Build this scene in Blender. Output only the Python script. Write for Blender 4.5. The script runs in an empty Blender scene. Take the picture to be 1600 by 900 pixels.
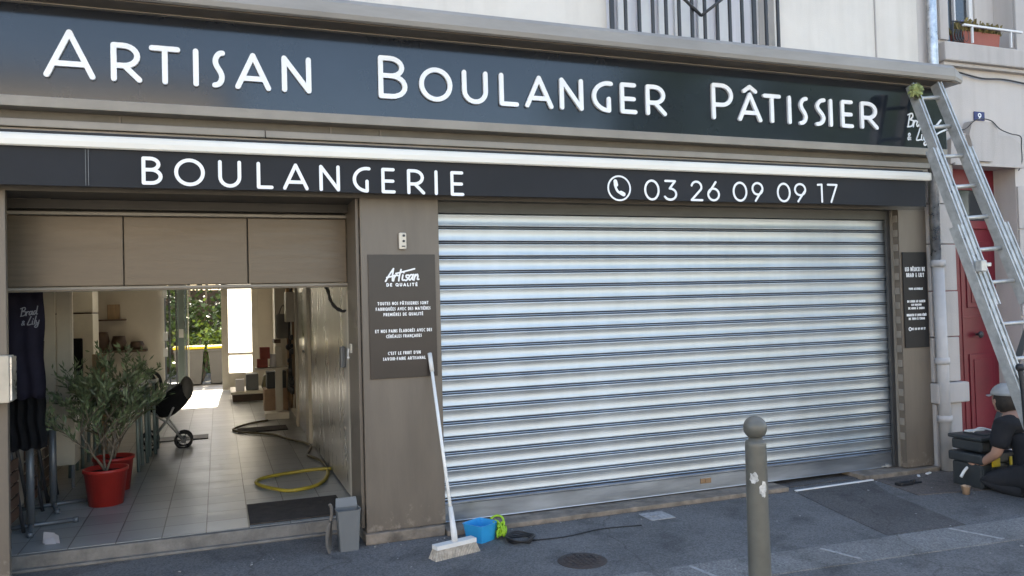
import bpy, bmesh, math, random
from mathutils import Vector, Matrix
R = math.radians
PI = math.pi
random.seed(7)
S = bpy.context.scene
C = S.collection

# ------------------------------------------------------------------ camera, sky, sun, exposure
def axes(yaw, pitch, roll):
    r = Vector((math.cos(yaw), math.sin(yaw), 0)); f = Vector((-math.sin(yaw), math.cos(yaw), 0)); u = Vector((0, 0, 1))
    f2 = f*math.cos(pitch) + u*math.sin(pitch); u2 = u*math.cos(pitch) - f*math.sin(pitch)
    return r*math.cos(roll) + u2*math.sin(roll), u2*math.cos(roll) - r*math.sin(roll), f2
r_, u_, f_ = axes(-0.3563, 0.0212, -0.0268)
cam = bpy.data.cameras.new('camera'); co = bpy.data.objects.new('camera', cam); C.objects.link(co)
cam.sensor_width = 36; cam.lens = 1234.7/1600*36; cam.clip_start = 0.05; cam.clip_end = 600
m = Matrix((r_, u_, -f_)).transposed().to_4x4(); m.translation = Vector((0, -5.424, 1.6)); co.matrix_world = m
S.camera = co

W = bpy.data.worlds.new('World'); S.world = W; W.use_nodes = True
nt = W.node_tree; bg = nt.nodes['Background']
sky = nt.nodes.new('ShaderNodeTexSky'); sky.sky_type = 'NISHITA'; sky.sun_disc = False
SUN_EL, SUN_AZ = R(39), R(2)            # azimuth measured from +y (behind the shop) towards +x
sky.sun_elevation = SUN_EL; sky.sun_rotation = SUN_AZ
sky.dust_density = 1.6; sky.air_density = 1.0; sky.ozone_density = 1.0
nt.links.new(sky.outputs[0], bg.inputs[0]); bg.inputs[1].default_value = 0.12
sl = bpy.data.lights.new('sun', 'SUN'); so = bpy.data.objects.new('sun', sl); C.objects.link(so)
sl.energy = 4.2; sl.angle = R(0.53); sl.color = (1.0, 0.93, 0.82)
d = Vector((math.sin(SUN_AZ)*math.cos(SUN_EL), math.cos(SUN_AZ)*math.cos(SUN_EL), math.sin(SUN_EL)))
so.rotation_euler = d.to_track_quat('Z', 'Y').to_euler(); so.location = d*30

S.view_settings.view_transform = 'Standard'; S.view_settings.look = 'None'
S.view_settings.exposure = 2.45; S.view_settings.gamma = 1; S.view_settings.use_curve_mapping = False
S.view_settings.use_white_balance = True; S.view_settings.white_balance_temperature = 7000; S.view_settings.white_balance_tint = 10
S.render.engine = 'CYCLES'
S.cycles.use_denoising = True; S.cycles.max_bounces = 10; S.cycles.diffuse_bounces = 6; S.cycles.glossy_bounces = 5
S.cycles.transparent_max_bounces = 12; S.cycles.sample_clamp_indirect = 6

# ------------------------------------------------------------------ materials
def mat(name, col, rough=.6, metal=0., var=.12, scale=6., bump=0., bscale=60., spec=.5, stretch=(1, 1, 1), coat=0., trans=0., rvar=0.):
    mt = bpy.data.materials.new(name); mt.use_nodes = True
    n = mt.node_tree; b = n.nodes['Principled BSDF']; L = n.links
    b.inputs['Roughness'].default_value = rough; b.inputs['Metallic'].default_value = metal
    b.inputs['Specular IOR Level'].default_value = spec; b.inputs['Coat Weight'].default_value = coat
    b.inputs['Coat Roughness'].default_value = .08
    if trans: b.inputs['Transmission Weight'].default_value = trans
    tc = n.nodes.new('ShaderNodeTexCoord'); mp = n.nodes.new('ShaderNodeMapping'); mp.inputs['Scale'].default_value = stretch
    L.new(tc.outputs['Object'], mp.inputs['Vector'])
    no = n.nodes.new('ShaderNodeTexNoise'); no.inputs['Scale'].default_value = scale; no.inputs['Detail'].default_value = 6
    no.inputs['Roughness'].default_value = .62
    L.new(mp.outputs[0], no.inputs['Vector'])
    rp = n.nodes.new('ShaderNodeValToRGB')
    lo = [max(0, c*(1-var*1.3)) for c in col]; hi = [min(1, c*(1+var)) for c in col]
    rp.color_ramp.elements[0].position = .28; rp.color_ramp.elements[0].color = (*lo, 1)
    rp.color_ramp.elements[1].position = .72; rp.color_ramp.elements[1].color = (*hi, 1)
    L.new(no.outputs['Fac'], rp.inputs[0]); L.new(rp.outputs[0], b.inputs['Base Color'])
    if rvar:
        mr = n.nodes.new('ShaderNodeMapRange'); mr.inputs[1].default_value = .3; mr.inputs[2].default_value = .7
        mr.inputs[3].default_value = max(.02, rough-rvar); mr.inputs[4].default_value = min(1, rough+rvar)
        L.new(no.outputs['Fac'], mr.inputs[0]); L.new(mr.outputs[0], b.inputs['Roughness'])
    if bump:
        n2 = n.nodes.new('ShaderNodeTexNoise'); n2.inputs['Scale'].default_value = bscale; n2.inputs['Detail'].default_value = 4
        L.new(mp.outputs[0], n2.inputs['Vector'])
        bp = n.nodes.new('ShaderNodeBump'); bp.inputs['Strength'].default_value = bump; bp.inputs['Distance'].default_value = .01
        L.new(n2.outputs['Fac'], bp.inputs['Height']); L.new(bp.outputs[0], b.inputs['Normal'])
    return mt

def asphalt(name, col, spots=.5):
    mt = mat(name, col, .82, var=.22, scale=1.3, bump=.55, bscale=190)
    n = mt.node_tree; L = n.links; b = n.nodes['Principled BSDF']
    src = b.inputs['Base Color'].links[0].from_socket
    tc = n.nodes.new('ShaderNodeTexCoord')
    # fine stones
    v = n.nodes.new('ShaderNodeTexVoronoi'); v.inputs['Scale'].default_value = 110; L.new(tc.outputs['Object'], v.inputs['Vector'])
    r1 = n.nodes.new('ShaderNodeValToRGB'); r1.color_ramp.elements[0].color = (.4, .4, .4, 1); r1.color_ramp.elements[1].color = (1.7, 1.7, 1.7, 1)
    L.new(v.outputs['Color'], r1.inputs[0])
    mx = n.nodes.new('ShaderNodeMix'); mx.data_type = 'RGBA'; mx.blend_type = 'MULTIPLY'; mx.inputs[0].default_value = .7
    L.new(src, mx.inputs[6]); L.new(r1.outputs[0], mx.inputs[7])
    # pale specks and scuffs
    n3 = n.nodes.new('ShaderNodeTexNoise'); n3.inputs['Scale'].default_value = 13; n3.inputs['Detail'].default_value = 9; n3.inputs['Roughness'].default_value = .75
    mp = n.nodes.new('ShaderNodeMapping'); mp.inputs['Scale'].default_value = (1, 2.2, 1); L.new(tc.outputs['Object'], mp.inputs[0]); L.new(mp.outputs[0], n3.inputs['Vector'])
    r2 = n.nodes.new('ShaderNodeValToRGB'); r2.color_ramp.elements[0].position = .64; r2.color_ramp.elements[0].color = (0, 0, 0, 1)
    r2.color_ramp.elements[1].position = .74; r2.color_ramp.elements[1].color = (spots, spots, spots, 1)
    L.new(n3.outputs['Fac'], r2.inputs[0])
    m2 = n.nodes.new('ShaderNodeMix'); m2.data_type = 'RGBA'; L.new(r2.outputs[0], m2.inputs[0]); L.new(mx.outputs[2], m2.inputs[6])
    m2.inputs[7].default_value = (.22, .2, .18, 1)
    # dark old stains
    n4 = n.nodes.new('ShaderNodeTexNoise'); n4.inputs['Scale'].default_value = 3.1; n4.inputs['Detail'].default_value = 7; L.new(tc.outputs['Object'], n4.inputs['Vector'])
    r3 = n.nodes.new('ShaderNodeValToRGB'); r3.color_ramp.elements[0].position = .3; r3.color_ramp.elements[0].color = (.55, .55, .55, 1)
    r3.color_ramp.elements[1].position = .46; r3.color_ramp.elements[1].color = (1, 1, 1, 1); L.new(n4.outputs['Fac'], r3.inputs[0])
    m3 = n.nodes.new('ShaderNodeMix'); m3.data_type = 'RGBA'; m3.blend_type = 'MULTIPLY'; m3.inputs[0].default_value = 1
    L.new(m2.outputs[2], m3.inputs[6]); L.new(r3.outputs[0], m3.inputs[7])
    # meandering hairline cracks
    nw = n.nodes.new('ShaderNodeTexNoise'); nw.inputs['Scale'].default_value = 2.2; nw.inputs['Detail'].default_value = 5; L.new(tc.outputs['Object'], nw.inputs['Vector'])
    va = n.nodes.new('ShaderNodeMix'); va.data_type = 'VECTOR'; va.inputs[0].default_value = .28; L.new(tc.outputs['Object'], va.inputs[4]); L.new(nw.outputs['Color'], va.inputs[5])
    vo = n.nodes.new('ShaderNodeTexVoronoi'); vo.feature = 'DISTANCE_TO_EDGE'; vo.inputs['Scale'].default_value = .85; L.new(va.outputs[1], vo.inputs['Vector'])
    rc = n.nodes.new('ShaderNodeValToRGB'); rc.color_ramp.elements[0].position = .002; rc.color_ramp.elements[0].color = (.72, .7, .68, 1)
    rc.color_ramp.elements[1].position = .008; rc.color_ramp.elements[1].color = (1, 1, 1, 1); L.new(vo.outputs['Distance'], rc.inputs[0])
    m4 = n.nodes.new('ShaderNodeMix'); m4.data_type = 'RGBA'; m4.blend_type = 'MULTIPLY'; L.new(r3.outputs[0], m4.inputs[0]); L.new(m3.outputs[2], m4.inputs[6]); L.new(rc.outputs[0], m4.inputs[7])
    # spat gum and pale dots
    vg = n.nodes.new('ShaderNodeTexVoronoi'); vg.inputs['Scale'].default_value = 3.2; L.new(tc.outputs['Object'], vg.inputs['Vector'])
    rg = n.nodes.new('ShaderNodeValToRGB'); rg.color_ramp.elements[0].position = .035; rg.color_ramp.elements[0].color = (.6, .6, .6, 1); rg.color_ramp.elements[1].position = .06; rg.color_ramp.elements[1].color = (0, 0, 0, 1)
    L.new(vg.outputs['Distance'], rg.inputs[0])
    m5 = n.nodes.new('ShaderNodeMix'); m5.data_type = 'RGBA'; L.new(rg.outputs[0], m5.inputs[0]); L.new(m4.outputs[2], m5.inputs[6]); m5.inputs[7].default_value = (.17, .165, .155, 1)
    L.new(m5.outputs[2], b.inputs['Base Color'])
    return mt

def tile_mat():
    mt = mat('floor_tiles', (.3, .31, .305), .34, var=.1, scale=2.5, bump=.06, bscale=9, stretch=(.6, 3, 1), rvar=.05)
    n = mt.node_tree; L = n.links; b = n.nodes['Principled BSDF']; src = b.inputs['Base Color'].links[0].from_socket
    tc = n.nodes.new('ShaderNodeTexCoord'); mp = n.nodes.new('ShaderNodeMapping'); mp.inputs['Location'].default_value = (.104-.028*0, .13, 0)
    L.new(tc.outputs['Object'], mp.inputs[0])
    br = n.nodes.new('ShaderNodeTexBrick'); br.offset = 0; br.inputs['Scale'].default_value = 1; br.inputs['Mortar Size'].default_value = .0045
    br.inputs['Brick Width'].default_value = .279; br.inputs['Row Height'].default_value = .279; br.inputs['Mortar Smooth'].default_value = .2
    br.inputs['Color1'].default_value = (.86, .86, .86, 1); br.inputs['Color2'].default_value = (1.12, 1.12, 1.1, 1); br.inputs['Mortar'].default_value = (.3, .28, .25, 1)
    L.new(mp.outputs[0], br.inputs['Vector'])
    mx = n.nodes.new('ShaderNodeMix'); mx.data_type = 'RGBA'; mx.blend_type = 'MULTIPLY'; mx.inputs[0].default_value = 1
    L.new(src, mx.inputs[6]); L.new(br.outputs['Color'], mx.inputs[7]); L.new(mx.outputs[2], b.inputs['Base Color'])
    bp = n.nodes.new('ShaderNodeBump'); bp.inputs['Strength'].default_value = .6; bp.inputs['Distance'].default_value = .004; bp.invert = True
    L.new(br.outputs['Fac'], bp.inputs['Height'])
    old = b.inputs['Normal'].links[0].from_node; L.new(old.outputs[0], bp.inputs['Normal']); L.new(bp.outputs[0], b.inputs['Normal'])
    return mt

def render_wall(name, col, streak=.05):
    mt = mat(name, col, .9, var=.05, scale=2.2, bump=.25, bscale=120)
    n = mt.node_tree; L = n.links; b = n.nodes['Principled BSDF']; src = b.inputs['Base Color'].links[0].from_socket
    tc = n.nodes.new('ShaderNodeTexCoord'); mp = n.nodes.new('ShaderNodeMapping'); mp.inputs['Scale'].default_value = (5, 5, .35); L.new(tc.outputs['Object'], mp.inputs[0])
    no = n.nodes.new('ShaderNodeTexNoise'); no.inputs['Scale'].default_value = 2; no.inputs['Detail'].default_value = 7; L.new(mp.outputs[0], no.inputs['Vector'])
    rp = n.nodes.new('ShaderNodeValToRGB'); rp.color_ramp.elements[0].position = .3; rp.color_ramp.elements[0].color = (1-streak*2, 1-streak*2.1, 1-streak*2.3, 1)
    rp.color_ramp.elements[1].position = .55; rp.color_ramp.elements[1].color = (1, 1, 1, 1); L.new(no.outputs['Fac'], rp.inputs[0])
    mx = n.nodes.new('ShaderNodeMix'); mx.data_type = 'RGBA'; mx.blend_type = 'MULTIPLY'; mx.inputs[0].default_value = 1
    L.new(src, mx.inputs[6]); L.new(rp.outputs[0], mx.inputs[7]); L.new(mx.outputs[2], b.inputs['Base Color'])
    return mt

def translucent(name, col, fac=.6):
    mt = mat(name, col, .5); n = mt.node_tree; L = n.links; b = n.nodes['Principled BSDF']
    t = n.nodes.new('ShaderNodeBsdfTranslucent'); t.inputs[0].default_value = (*col, 1)
    ms = n.nodes.new('ShaderNodeMixShader'); ms.inputs[0].default_value = fac
    out = n.nodes['Material Output']; L.new(b.outputs[0], ms.inputs[1]); L.new(t.outputs[0], ms.inputs[2]); L.new(ms.outputs[0], out.inputs[0])
    return mt

M = {}
M['asphalt'] = asphalt('pavement_asphalt', (.125, .122, .12))
M['asphalt_patch'] = asphalt('patch_asphalt', (.085, .079, .076), .4)
M['asphalt_red'] = asphalt('reddish_asphalt', (.115, .096, .084), .6)
M['asphalt_road'] = asphalt('road_asphalt', (.06, .06, .063))
M['band'] = asphalt('kerb_concrete', (.18, .174, .166), .7)
M['line'] = mat('pale_joint', (.32, .315, .31), .8, var=.3, scale=30)
M['tile'] = tile_mat()
M['stone_strip'] = mat('threshold_stone', (.2, .165, .13), .85, var=.4, scale=9, bump=.6, bscale=40)
M['concrete'] = mat('step_concrete', (.17, .16, .145), .85, var=.3, scale=8, bump=.5, bscale=60)
M['cream_wall'] = render_wall('cream_render', (.62, .585, .535), .035)
M['pale_wall'] = render_wall('pale_render', (.5, .465, .44), .04)
M['pale_stone'] = render_wall('pale_stone', (.44, .41, .39), .06)
M['taupe'] = mat('taupe_paint', (.13, .107, .084), .42, var=.13, scale=2.5, bump=.05, bscale=30, stretch=(2.5, 2.5, .5))
def foot_dirt(mt):
    n = mt.node_tree; L = n.links; b = n.nodes['Principled BSDF']; src = b.inputs['Base Color'].links[0].from_socket
    tc = n.nodes.new('ShaderNodeTexCoord'); sp = n.nodes.new('ShaderNodeSeparateXYZ'); L.new(tc.outputs['Object'], sp.inputs[0])
    mr = n.nodes.new('ShaderNodeMapRange'); mr.inputs[1].default_value = .0; mr.inputs[2].default_value = .32; mr.inputs[3].default_value = .2; mr.inputs[4].default_value = -.06; L.new(sp.outputs[2], mr.inputs[0])
    no = n.nodes.new('ShaderNodeTexNoise'); no.inputs['Scale'].default_value = 16; no.inputs['Detail'].default_value = 8; no.inputs['Roughness'].default_value = .7; L.new(tc.outputs['Object'], no.inputs['Vector'])
    ad = n.nodes.new('ShaderNodeMath'); ad.operation = 'ADD'; L.new(no.outputs['Fac'], ad.inputs[0]); L.new(mr.outputs[0], ad.inputs[1])
    rp = n.nodes.new('ShaderNodeValToRGB'); rp.color_ramp.elements[0].position = .62; rp.color_ramp.elements[0].color = (0, 0, 0, 1); rp.color_ramp.elements[1].position = .76; rp.color_ramp.elements[1].color = (.65, .65, .65, 1); L.new(ad.outputs[0], rp.inputs[0])
    mx = n.nodes.new('ShaderNodeMix'); mx.data_type = 'RGBA'; L.new(rp.outputs[0], mx.inputs[0]); L.new(src, mx.inputs[6]); mx.inputs[7].default_value = (.27, .23, .19, 1); L.new(mx.outputs[2], b.inputs['Base Color'])
foot_dirt(M['taupe'])
M['taupe_light'] = mat('taupe_trim', (.24, .215, .18), .45, var=.12, scale=4)
M['taupe_dark'] = mat('taupe_recess', (.1, .088, .07), .55, var=.15)
M['brown_metal'] = mat('brown_sheet_metal', (.115, .088, .06), .42, metal=.2, var=.2, scale=5, stretch=(.5, 1, 6), rvar=.1)
M['shade_brown'] = mat('shaded_brown_box', (.035, .03, .024), .6, var=.2)  # brown box paint, darkened in colour for the shade under the awning
M['hood'] = mat('hood_grey', (.27, .255, .235), .5, var=.12, scale=4, stretch=(.5, 1, 2))
M['sign_panel'] = mat('sign_panel_black', (.012, .016, .024), .13, var=.2, scale=1.5, spec=.6, bump=.03, bscale=1.2)
M['black_panel'] = mat('information_board_black', (.027, .02, .017), .34, var=.12, spec=.38)
M['matt_black'] = mat('matt_black_board', (.016, .015, .015), .55, var=.1, spec=.3)
M['white_letter'] = mat('white_lettering', (.8, .81, .82), .4, var=.02)
M['fabric_black'] = mat('awning_canvas', (.0085, .01, .0135), .75, var=.2, scale=3, bump=.1, bscale=300)
M['white_bar'] = mat('white_lacquer', (.74, .72, .66), .35, var=.06, scale=5, stretch=(.3, 1, 1))
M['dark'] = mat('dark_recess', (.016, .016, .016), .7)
M['galv'] = mat('galvanised_slats', (.44, .48, .51), .43, metal=.82, var=.1, scale=2.6, stretch=(1.3, 1, .35), rvar=.04, bump=.12, bscale=2.2)
M['groove_shade'] = mat('shaded_groove', (.05, .056, .068), .7, var=.3)  # shade inside the slat grooves, put into the colour
M['galv_dark'] = mat('galvanised_bar', (.36, .4, .45), .36, metal=.9, var=.18, scale=4, stretch=(.5, 1, 3), rvar=.08)
M['box_grey'] = mat('shutter_box_grey', (.06, .06, .054), .5, var=.12)
M['guide'] = mat('guide_rail_metal', (.09, .09, .092), .45, metal=.6)
M['aluminium'] = mat('ladder_aluminium', (.5, .5, .485), .52, metal=.6, var=.22, scale=14, rvar=.06)
M['zinc'] = mat('zinc_pipe', (.5, .5, .5), .34, metal=.85, var=.35, scale=14, rvar=.12)
M['pipe_paint'] = mat('painted_pipe', (.46, .44, .43), .55, var=.08)
M['red_door'] = mat('red_paint', (.15, .009, .02), .42, var=.2, scale=3)
M['iron'] = mat('dark_iron', (.03, .031, .035), .45, var=.2)
M['white_paint'] = mat('white_paint', (.66, .66, .66), .5, var=.05)
M['curtain'] = mat('net_curtain', (.68, .68, .72), .9, var=.08, scale=3, stretch=(12, 1, .3))
M['glass_dark'] = mat('window_glass', (.03, .035, .04), .06, var=.1, spec=.8)
M['terracotta'] = mat('terracotta_plastic', (.27, .07, .045), .6, var=.1)
M['blue_plate'] = mat('blue_enamel', (.02, .025, .12), .25, var=.05)
M['bollard'] = mat('bollard_paint', (.105, .103, .088), .42, var=.2, scale=7, bump=.08, bscale=50)
M['scuff'] = mat('bare_white_scuff', (.46, .46, .44), .8, var=.45, scale=60)
M['white_plastic'] = mat('white_plastic', (.68, .67, .64), .45, var=.1, scale=10)
M['bristle'] = mat('bristles', (.45, .4, .33), .8, var=.3, scale=30)
M['cyan'] = mat('cyan_plastic', (.02, .3, .62), .4, var=.05)
M['lime'] = mat('lime_rope', (.28, .5, .03), .7, var=.25, scale=40)
M['rubber'] = mat('black_rubber', (.014, .014, .016), .55)
M['grey_plastic'] = mat('grey_plastic', (.13, .138, .142), .45, var=.05)
M['pan_grey'] = mat('dustpan_grey', (.13, .115, .1), .5, var=.12)
M['red_pot'] = mat('red_plastic', (.36, .028, .022), .4, var=.08)
M['soil'] = mat('soil', (.04, .028, .02), .95, var=.4, scale=40, bump=.8)
M['bark'] = mat('olive_bark', (.16, .13, .095), .85, var=.3, scale=30)
M['olive_leaf'] = mat('olive_leaf', (.125, .165, .078), .5, var=.6, scale=9)
M['ivy'] = mat('ivy_leaf', (.05, .085, .022), .5, var=.6, scale=4)
M['bush'] = mat('bush_leaf', (.13, .2, .03), .5, var=.5, scale=5)
M['green_metal'] = mat('pale_green_metal', (.2, .25, .23), .45, metal=.2, var=.1)
M['grey_steel'] = mat('grey_blue_steel', (.12, .135, .15), .4, metal=.3, var=.1)
M['black_cloth'] = mat('black_cloth', (.012, .012, .014), .9, var=.3, scale=10, bump=.3, bscale=20)
M['purple_cloth'] = mat('violet_black_cloth', (.022, .018, .036), .85, var=.25, scale=5, bump=.3, bscale=12)
M['faded_print'] = mat('faded_print', (.22, .22, .25), .8)
M['box_cream'] = mat('aged_cream_paint', (.47, .41, .32), .45, var=.12, scale=9)
M['cap_cloth'] = mat('washed_white_cotton', (.36, .36, .355), .9, var=.12, scale=14, bump=.5, bscale=16)
M['skin'] = mat('skin', (.42, .24, .17), .5, var=.06)
M['hair'] = mat('dark_hair', (.025, .018, .013), .7, var=.3, scale=40)
M['black_shirt'] = mat('black_cotton', (.012, .0125, .016), .9, var=.3, scale=6, bump=1., bscale=8)
M['trousers'] = mat('dark_trousers', (.018, .019, .023), .9, var=.2, scale=6, bump=1., bscale=9)
M['tool_black'] = mat('toolbox_plastic', (.028, .033, .036), .5, var=.15)
M['yellow'] = mat('yellow_plastic', (.62, .46, .015), .45, var=.08)
M['hose'] = mat('yellow_hose', (.36, .29, .035), .45, var=.2, scale=8)
M['hose_dull'] = mat('dull_hose', (.12, .1, .05), .5, var=.3, scale=8)  # duller olive tone for the far hose length and the bag
M['mat_brown'] = mat('door_mat', (.05, .042, .036), .95, var=.35, scale=12, bump=.8, bscale=150)
M['inner_wall'] = mat('inside_wall', (.56, .51, .43), .7, var=.07, scale=2)
M['steel_door'] = mat('cold_room_steel', (.42, .4, .355), .3, metal=.4, var=.1, scale=2.2, stretch=(2.5, 2.5, .6), rvar=.08)
M['cream_enamel'] = mat('cream_enamel', (.52, .48, .39), .4, var=.06)
M['off_white'] = mat('off_white_lacquer', (.62, .57, .48), .4, var=.06)
M['wood'] = mat('pale_wood', (.3, .2, .11), .6, var=.25, scale=6, stretch=(6, 6, .6))
M['dark_wood'] = mat('dark_wood', (.08, .045, .028), .55, var=.25, scale=6)
M['frost'] = translucent('frosted_pane', (.85, .84, .8), .8)
M['bin'] = mat('bin_grey', (.075, .075, .07), .5, var=.06)
M['red_card'] = mat('red_card', (.3, .05, .03), .6, var=.1)
M['grey_bag'] = mat('grey_nylon', (.16, .15, .135), .7, var=.15, bump=.4, bscale=14)
M['copper'] = mat('pipe_copper', (.3, .2, .12), .4, metal=.6)
M['white_gloss'] = mat('white_gloss', (.75, .75, .72), .25, var=.03)
M['paper'] = mat('white_paper', (.7, .68, .7), .8, var=.06)
M['tan'] = mat('tan_card', (.4, .27, .18), .7, var=.15)
M['violet'] = mat('lavender_flower', (.16, .12, .4), .8, var=.3)
M['dry_plant'] = mat('dry_leaf', (.2, .16, .06), .8, var=.5, scale=20)
M['moss'] = mat('lime_sponge', (.34, .37, .14), .9, var=.4, scale=30, bump=.8)
M['opp_wall'] = render_wall('sunny_render', (.6, .555, .48), .06)
M['opp_roof'] = mat('slate_roof', (.07, .07, .08), .6)
M['yard'] = mat('yard_concrete', (.3, .28, .24), .85, var=.2)
M['leaf_street'] = mat('street_tree_leaf', (.05, .09, .025), .6, var=.4)

# ------------------------------------------------------------------ mesh builder
class MB:
    def __init__(s): s.bm = bmesh.new()
    def box(s, a, b, bev=0., rot=None):
        lo = [min(p, q) for p, q in zip(a, b)]; hi = [max(p, q) for p, q in zip(a, b)]
        t = bmesh.new(); bmesh.ops.create_cube(t, size=1)
        for v in t.verts: v.co = Vector([lo[i] + (v.co[i]+.5)*(hi[i]-lo[i]) for i in range(3)])
        if bev: bmesh.ops.bevel(t, geom=t.edges[:], offset=min(bev, .45*min(hi[i]-lo[i] for i in range(3))), segments=2, affect='EDGES', profile=.6)
        if rot:
            ang, ax, piv = rot; mm = Matrix.Translation(piv) @ Matrix.Rotation(ang, 4, ax) @ Matrix.Translation(-Vector(piv))
            t.transform(mm)
        s.join(t); return s
    def join(s, t):
        me = bpy.data.meshes.new('tmp'); t.to_mesh(me); t.free(); s.bm.from_mesh(me); bpy.data.meshes.remove(me)
    def tube(s, pts, r, n=8, closed=False, smooth=True, cap=True):
        pts = [Vector(p) for p in pts]; k = len(pts)
        rr = r if isinstance(r, (list, tuple)) else [r]*k
        rings = []; up = None
        for i, p in enumerate(pts):
            if closed: t = pts[(i+1) % k] - pts[i-1]
            else: t = pts[min(i+1, k-1)] - pts[max(i-1, 0)]
            if t.length < 1e-9: t = Vector((0, 0, 1))
            t.normalize()
            if up is None:
                up = Vector((0, 0, 1)) if abs(t.z) < .9 else Vector((0, 1, 0))
            a = t.cross(up)
            if a.length < 1e-6: a = t.orthogonal()
            a.normalize(); b = a.cross(t).normalized(); up = b
            rings.append([s.bm.verts.new(p + (a*math.cos(2*PI*j/n) + b*math.sin(2*PI*j/n))*rr[i]) for j in range(n)])
        m_ = k if closed else k-1
        for i in range(m_):
            A, B = rings[i], rings[(i+1) % k]
            for j in range(n):
                f = s.bm.faces.new((A[j], A[(j+1) % n], B[(j+1) % n], B[j])); f.smooth = smooth
        if not closed and cap:
            s.bm.faces.new(list(reversed(rings[0]))); s.bm.faces.new(rings[-1])
        return s
    def cyl(s, a, b, r, r2=None, n=16): return s.tube([a, b], [r, r if r2 is None else r2], n)
    def lathe(s, prof, c=(0, 0, 0), n=24, smooth=True):
        rings = []
        for r, z in prof:
            rings.append([s.bm.verts.new((c[0]+r*math.cos(2*PI*j/n), c[1]+r*math.sin(2*PI*j/n), c[2]+z)) for j in range(n)])
        for A, B in zip(rings, rings[1:]):
            for j in range(n):
                f = s.bm.faces.new((A[j], A[(j+1) % n], B[(j+1) % n], B[j])); f.smooth = smooth
        if prof[0][0] > 1e-4: s.bm.faces.new(list(reversed(rings[0])))
        if prof[-1][0] > 1e-4: s.bm.faces.new(rings[-1])
        return s
    def prism_x(s, prof, x0, x1, smooth=False):
        A = [s.bm.verts.new((x0, y, z)) for y, z in prof]; B = [s.bm.verts.new((x1, y, z)) for y, z in prof]; n = len(prof)
        for i in range(n):
            f = s.bm.faces.new((A[i], A[(i+1) % n], B[(i+1) % n], B[i])); f.smooth = smooth
        s.bm.faces.new(A); s.bm.faces.new(list(reversed(B))); return s
    def poly(s, pts, thick):                      # outline in plan or elevation given as 3-D points, thickened along a vector
        t = Vector(thick); A = [s.bm.verts.new(p) for p in pts]; B = [s.bm.verts.new(Vector(p)+t) for p in pts]; n = len(pts)
        for i in range(n): s.bm.faces.new((A[i], B[i], B[(i+1) % n], A[(i+1) % n]))
        s.bm.faces.new(A); s.bm.faces.new(list(reversed(B))); return s
    def quad(s, pts, smooth=False):
        f = s.bm.faces.new([s.bm.verts.new(p) for p in pts]); f.smooth = smooth; return s
    def ball(s, c, r, sc=(1, 1, 1), n=16):
        t = bmesh.new(); bmesh.ops.create_uvsphere(t, u_segments=n, v_segments=max(6, n*2//3), radius=r)
        for v in t.verts: v.co = Vector((v.co.x*sc[0]+c[0], v.co.y*sc[1]+c[1], v.co.z*sc[2]+c[2]))
        for f in t.faces: f.smooth = True
        s.join(t); return s
    def build(s, name, material, parent=None, keepn=False):
        if not keepn: bmesh.ops.recalc_face_normals(s.bm, faces=s.bm.faces[:])
        org = ORG.get(parent.name, Vector()) if parent else Vector()
        me = bpy.data.meshes.new(name)
        for v in s.bm.verts: v.co -= org
        s.bm.to_mesh(me); s.bm.free(); me.materials.append(material)
        o = bpy.data.objects.new(name, me); C.objects.link(o)
        if parent: o.parent = parent; ORG[o.name] = org
        return o
ORG = {}
def tag(o, label, cat, group=None, kind=None):
    o['label'] = label; o['category'] = cat
    if group: o['group'] = group
    if kind: o['kind'] = kind
    return o
def thing(name, label, cat, loc=(0, 0, 0), group=None):
    o = bpy.data.objects.new(name, None); C.objects.link(o); o.location = loc; o.empty_display_size = .1
    ORG[o.name] = Vector(loc); return tag(o, label, cat, group)
def structure(name, mb, m_):
    o = mb.build(name, m_); o['kind'] = 'structure'; return o
def single(name, mb, m_, label, cat, group=None):   # a thing that is one mesh, origin moved to its base
    bb = [v.co.copy() for v in mb.bm.verts]
    base = Vector((sum(v.x for v in bb)/len(bb), sum(v.y for v in bb)/len(bb), min(v.z for v in bb)))
    for v in mb.bm.verts: v.co -= base
    o = mb.build(name, m_); o.location = base; return tag(o, label, cat, group)
def catmull(p, k=6, closed=False):
    p = [Vector(q) for q in p]; n = len(p); out = []
    rng = range(n) if closed else range(n-1)
    for i in rng:
        if closed: a, b, c, d_ = p[i-1], p[i], p[(i+1) % n], p[(i+2) % n]
        else: a, b, c, d_ = p[max(i-1, 0)], p[i], p[i+1], p[min(i+2, n-1)]
        for j in range(k):
            t = j/k
            out.append(.5*((2*b) + (c-a)*t + (2*a-5*b+4*c-d_)*t*t + (3*b-a-3*c+d_)*t**3))
    if not closed: out.append(p[-1])
    return out

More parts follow.
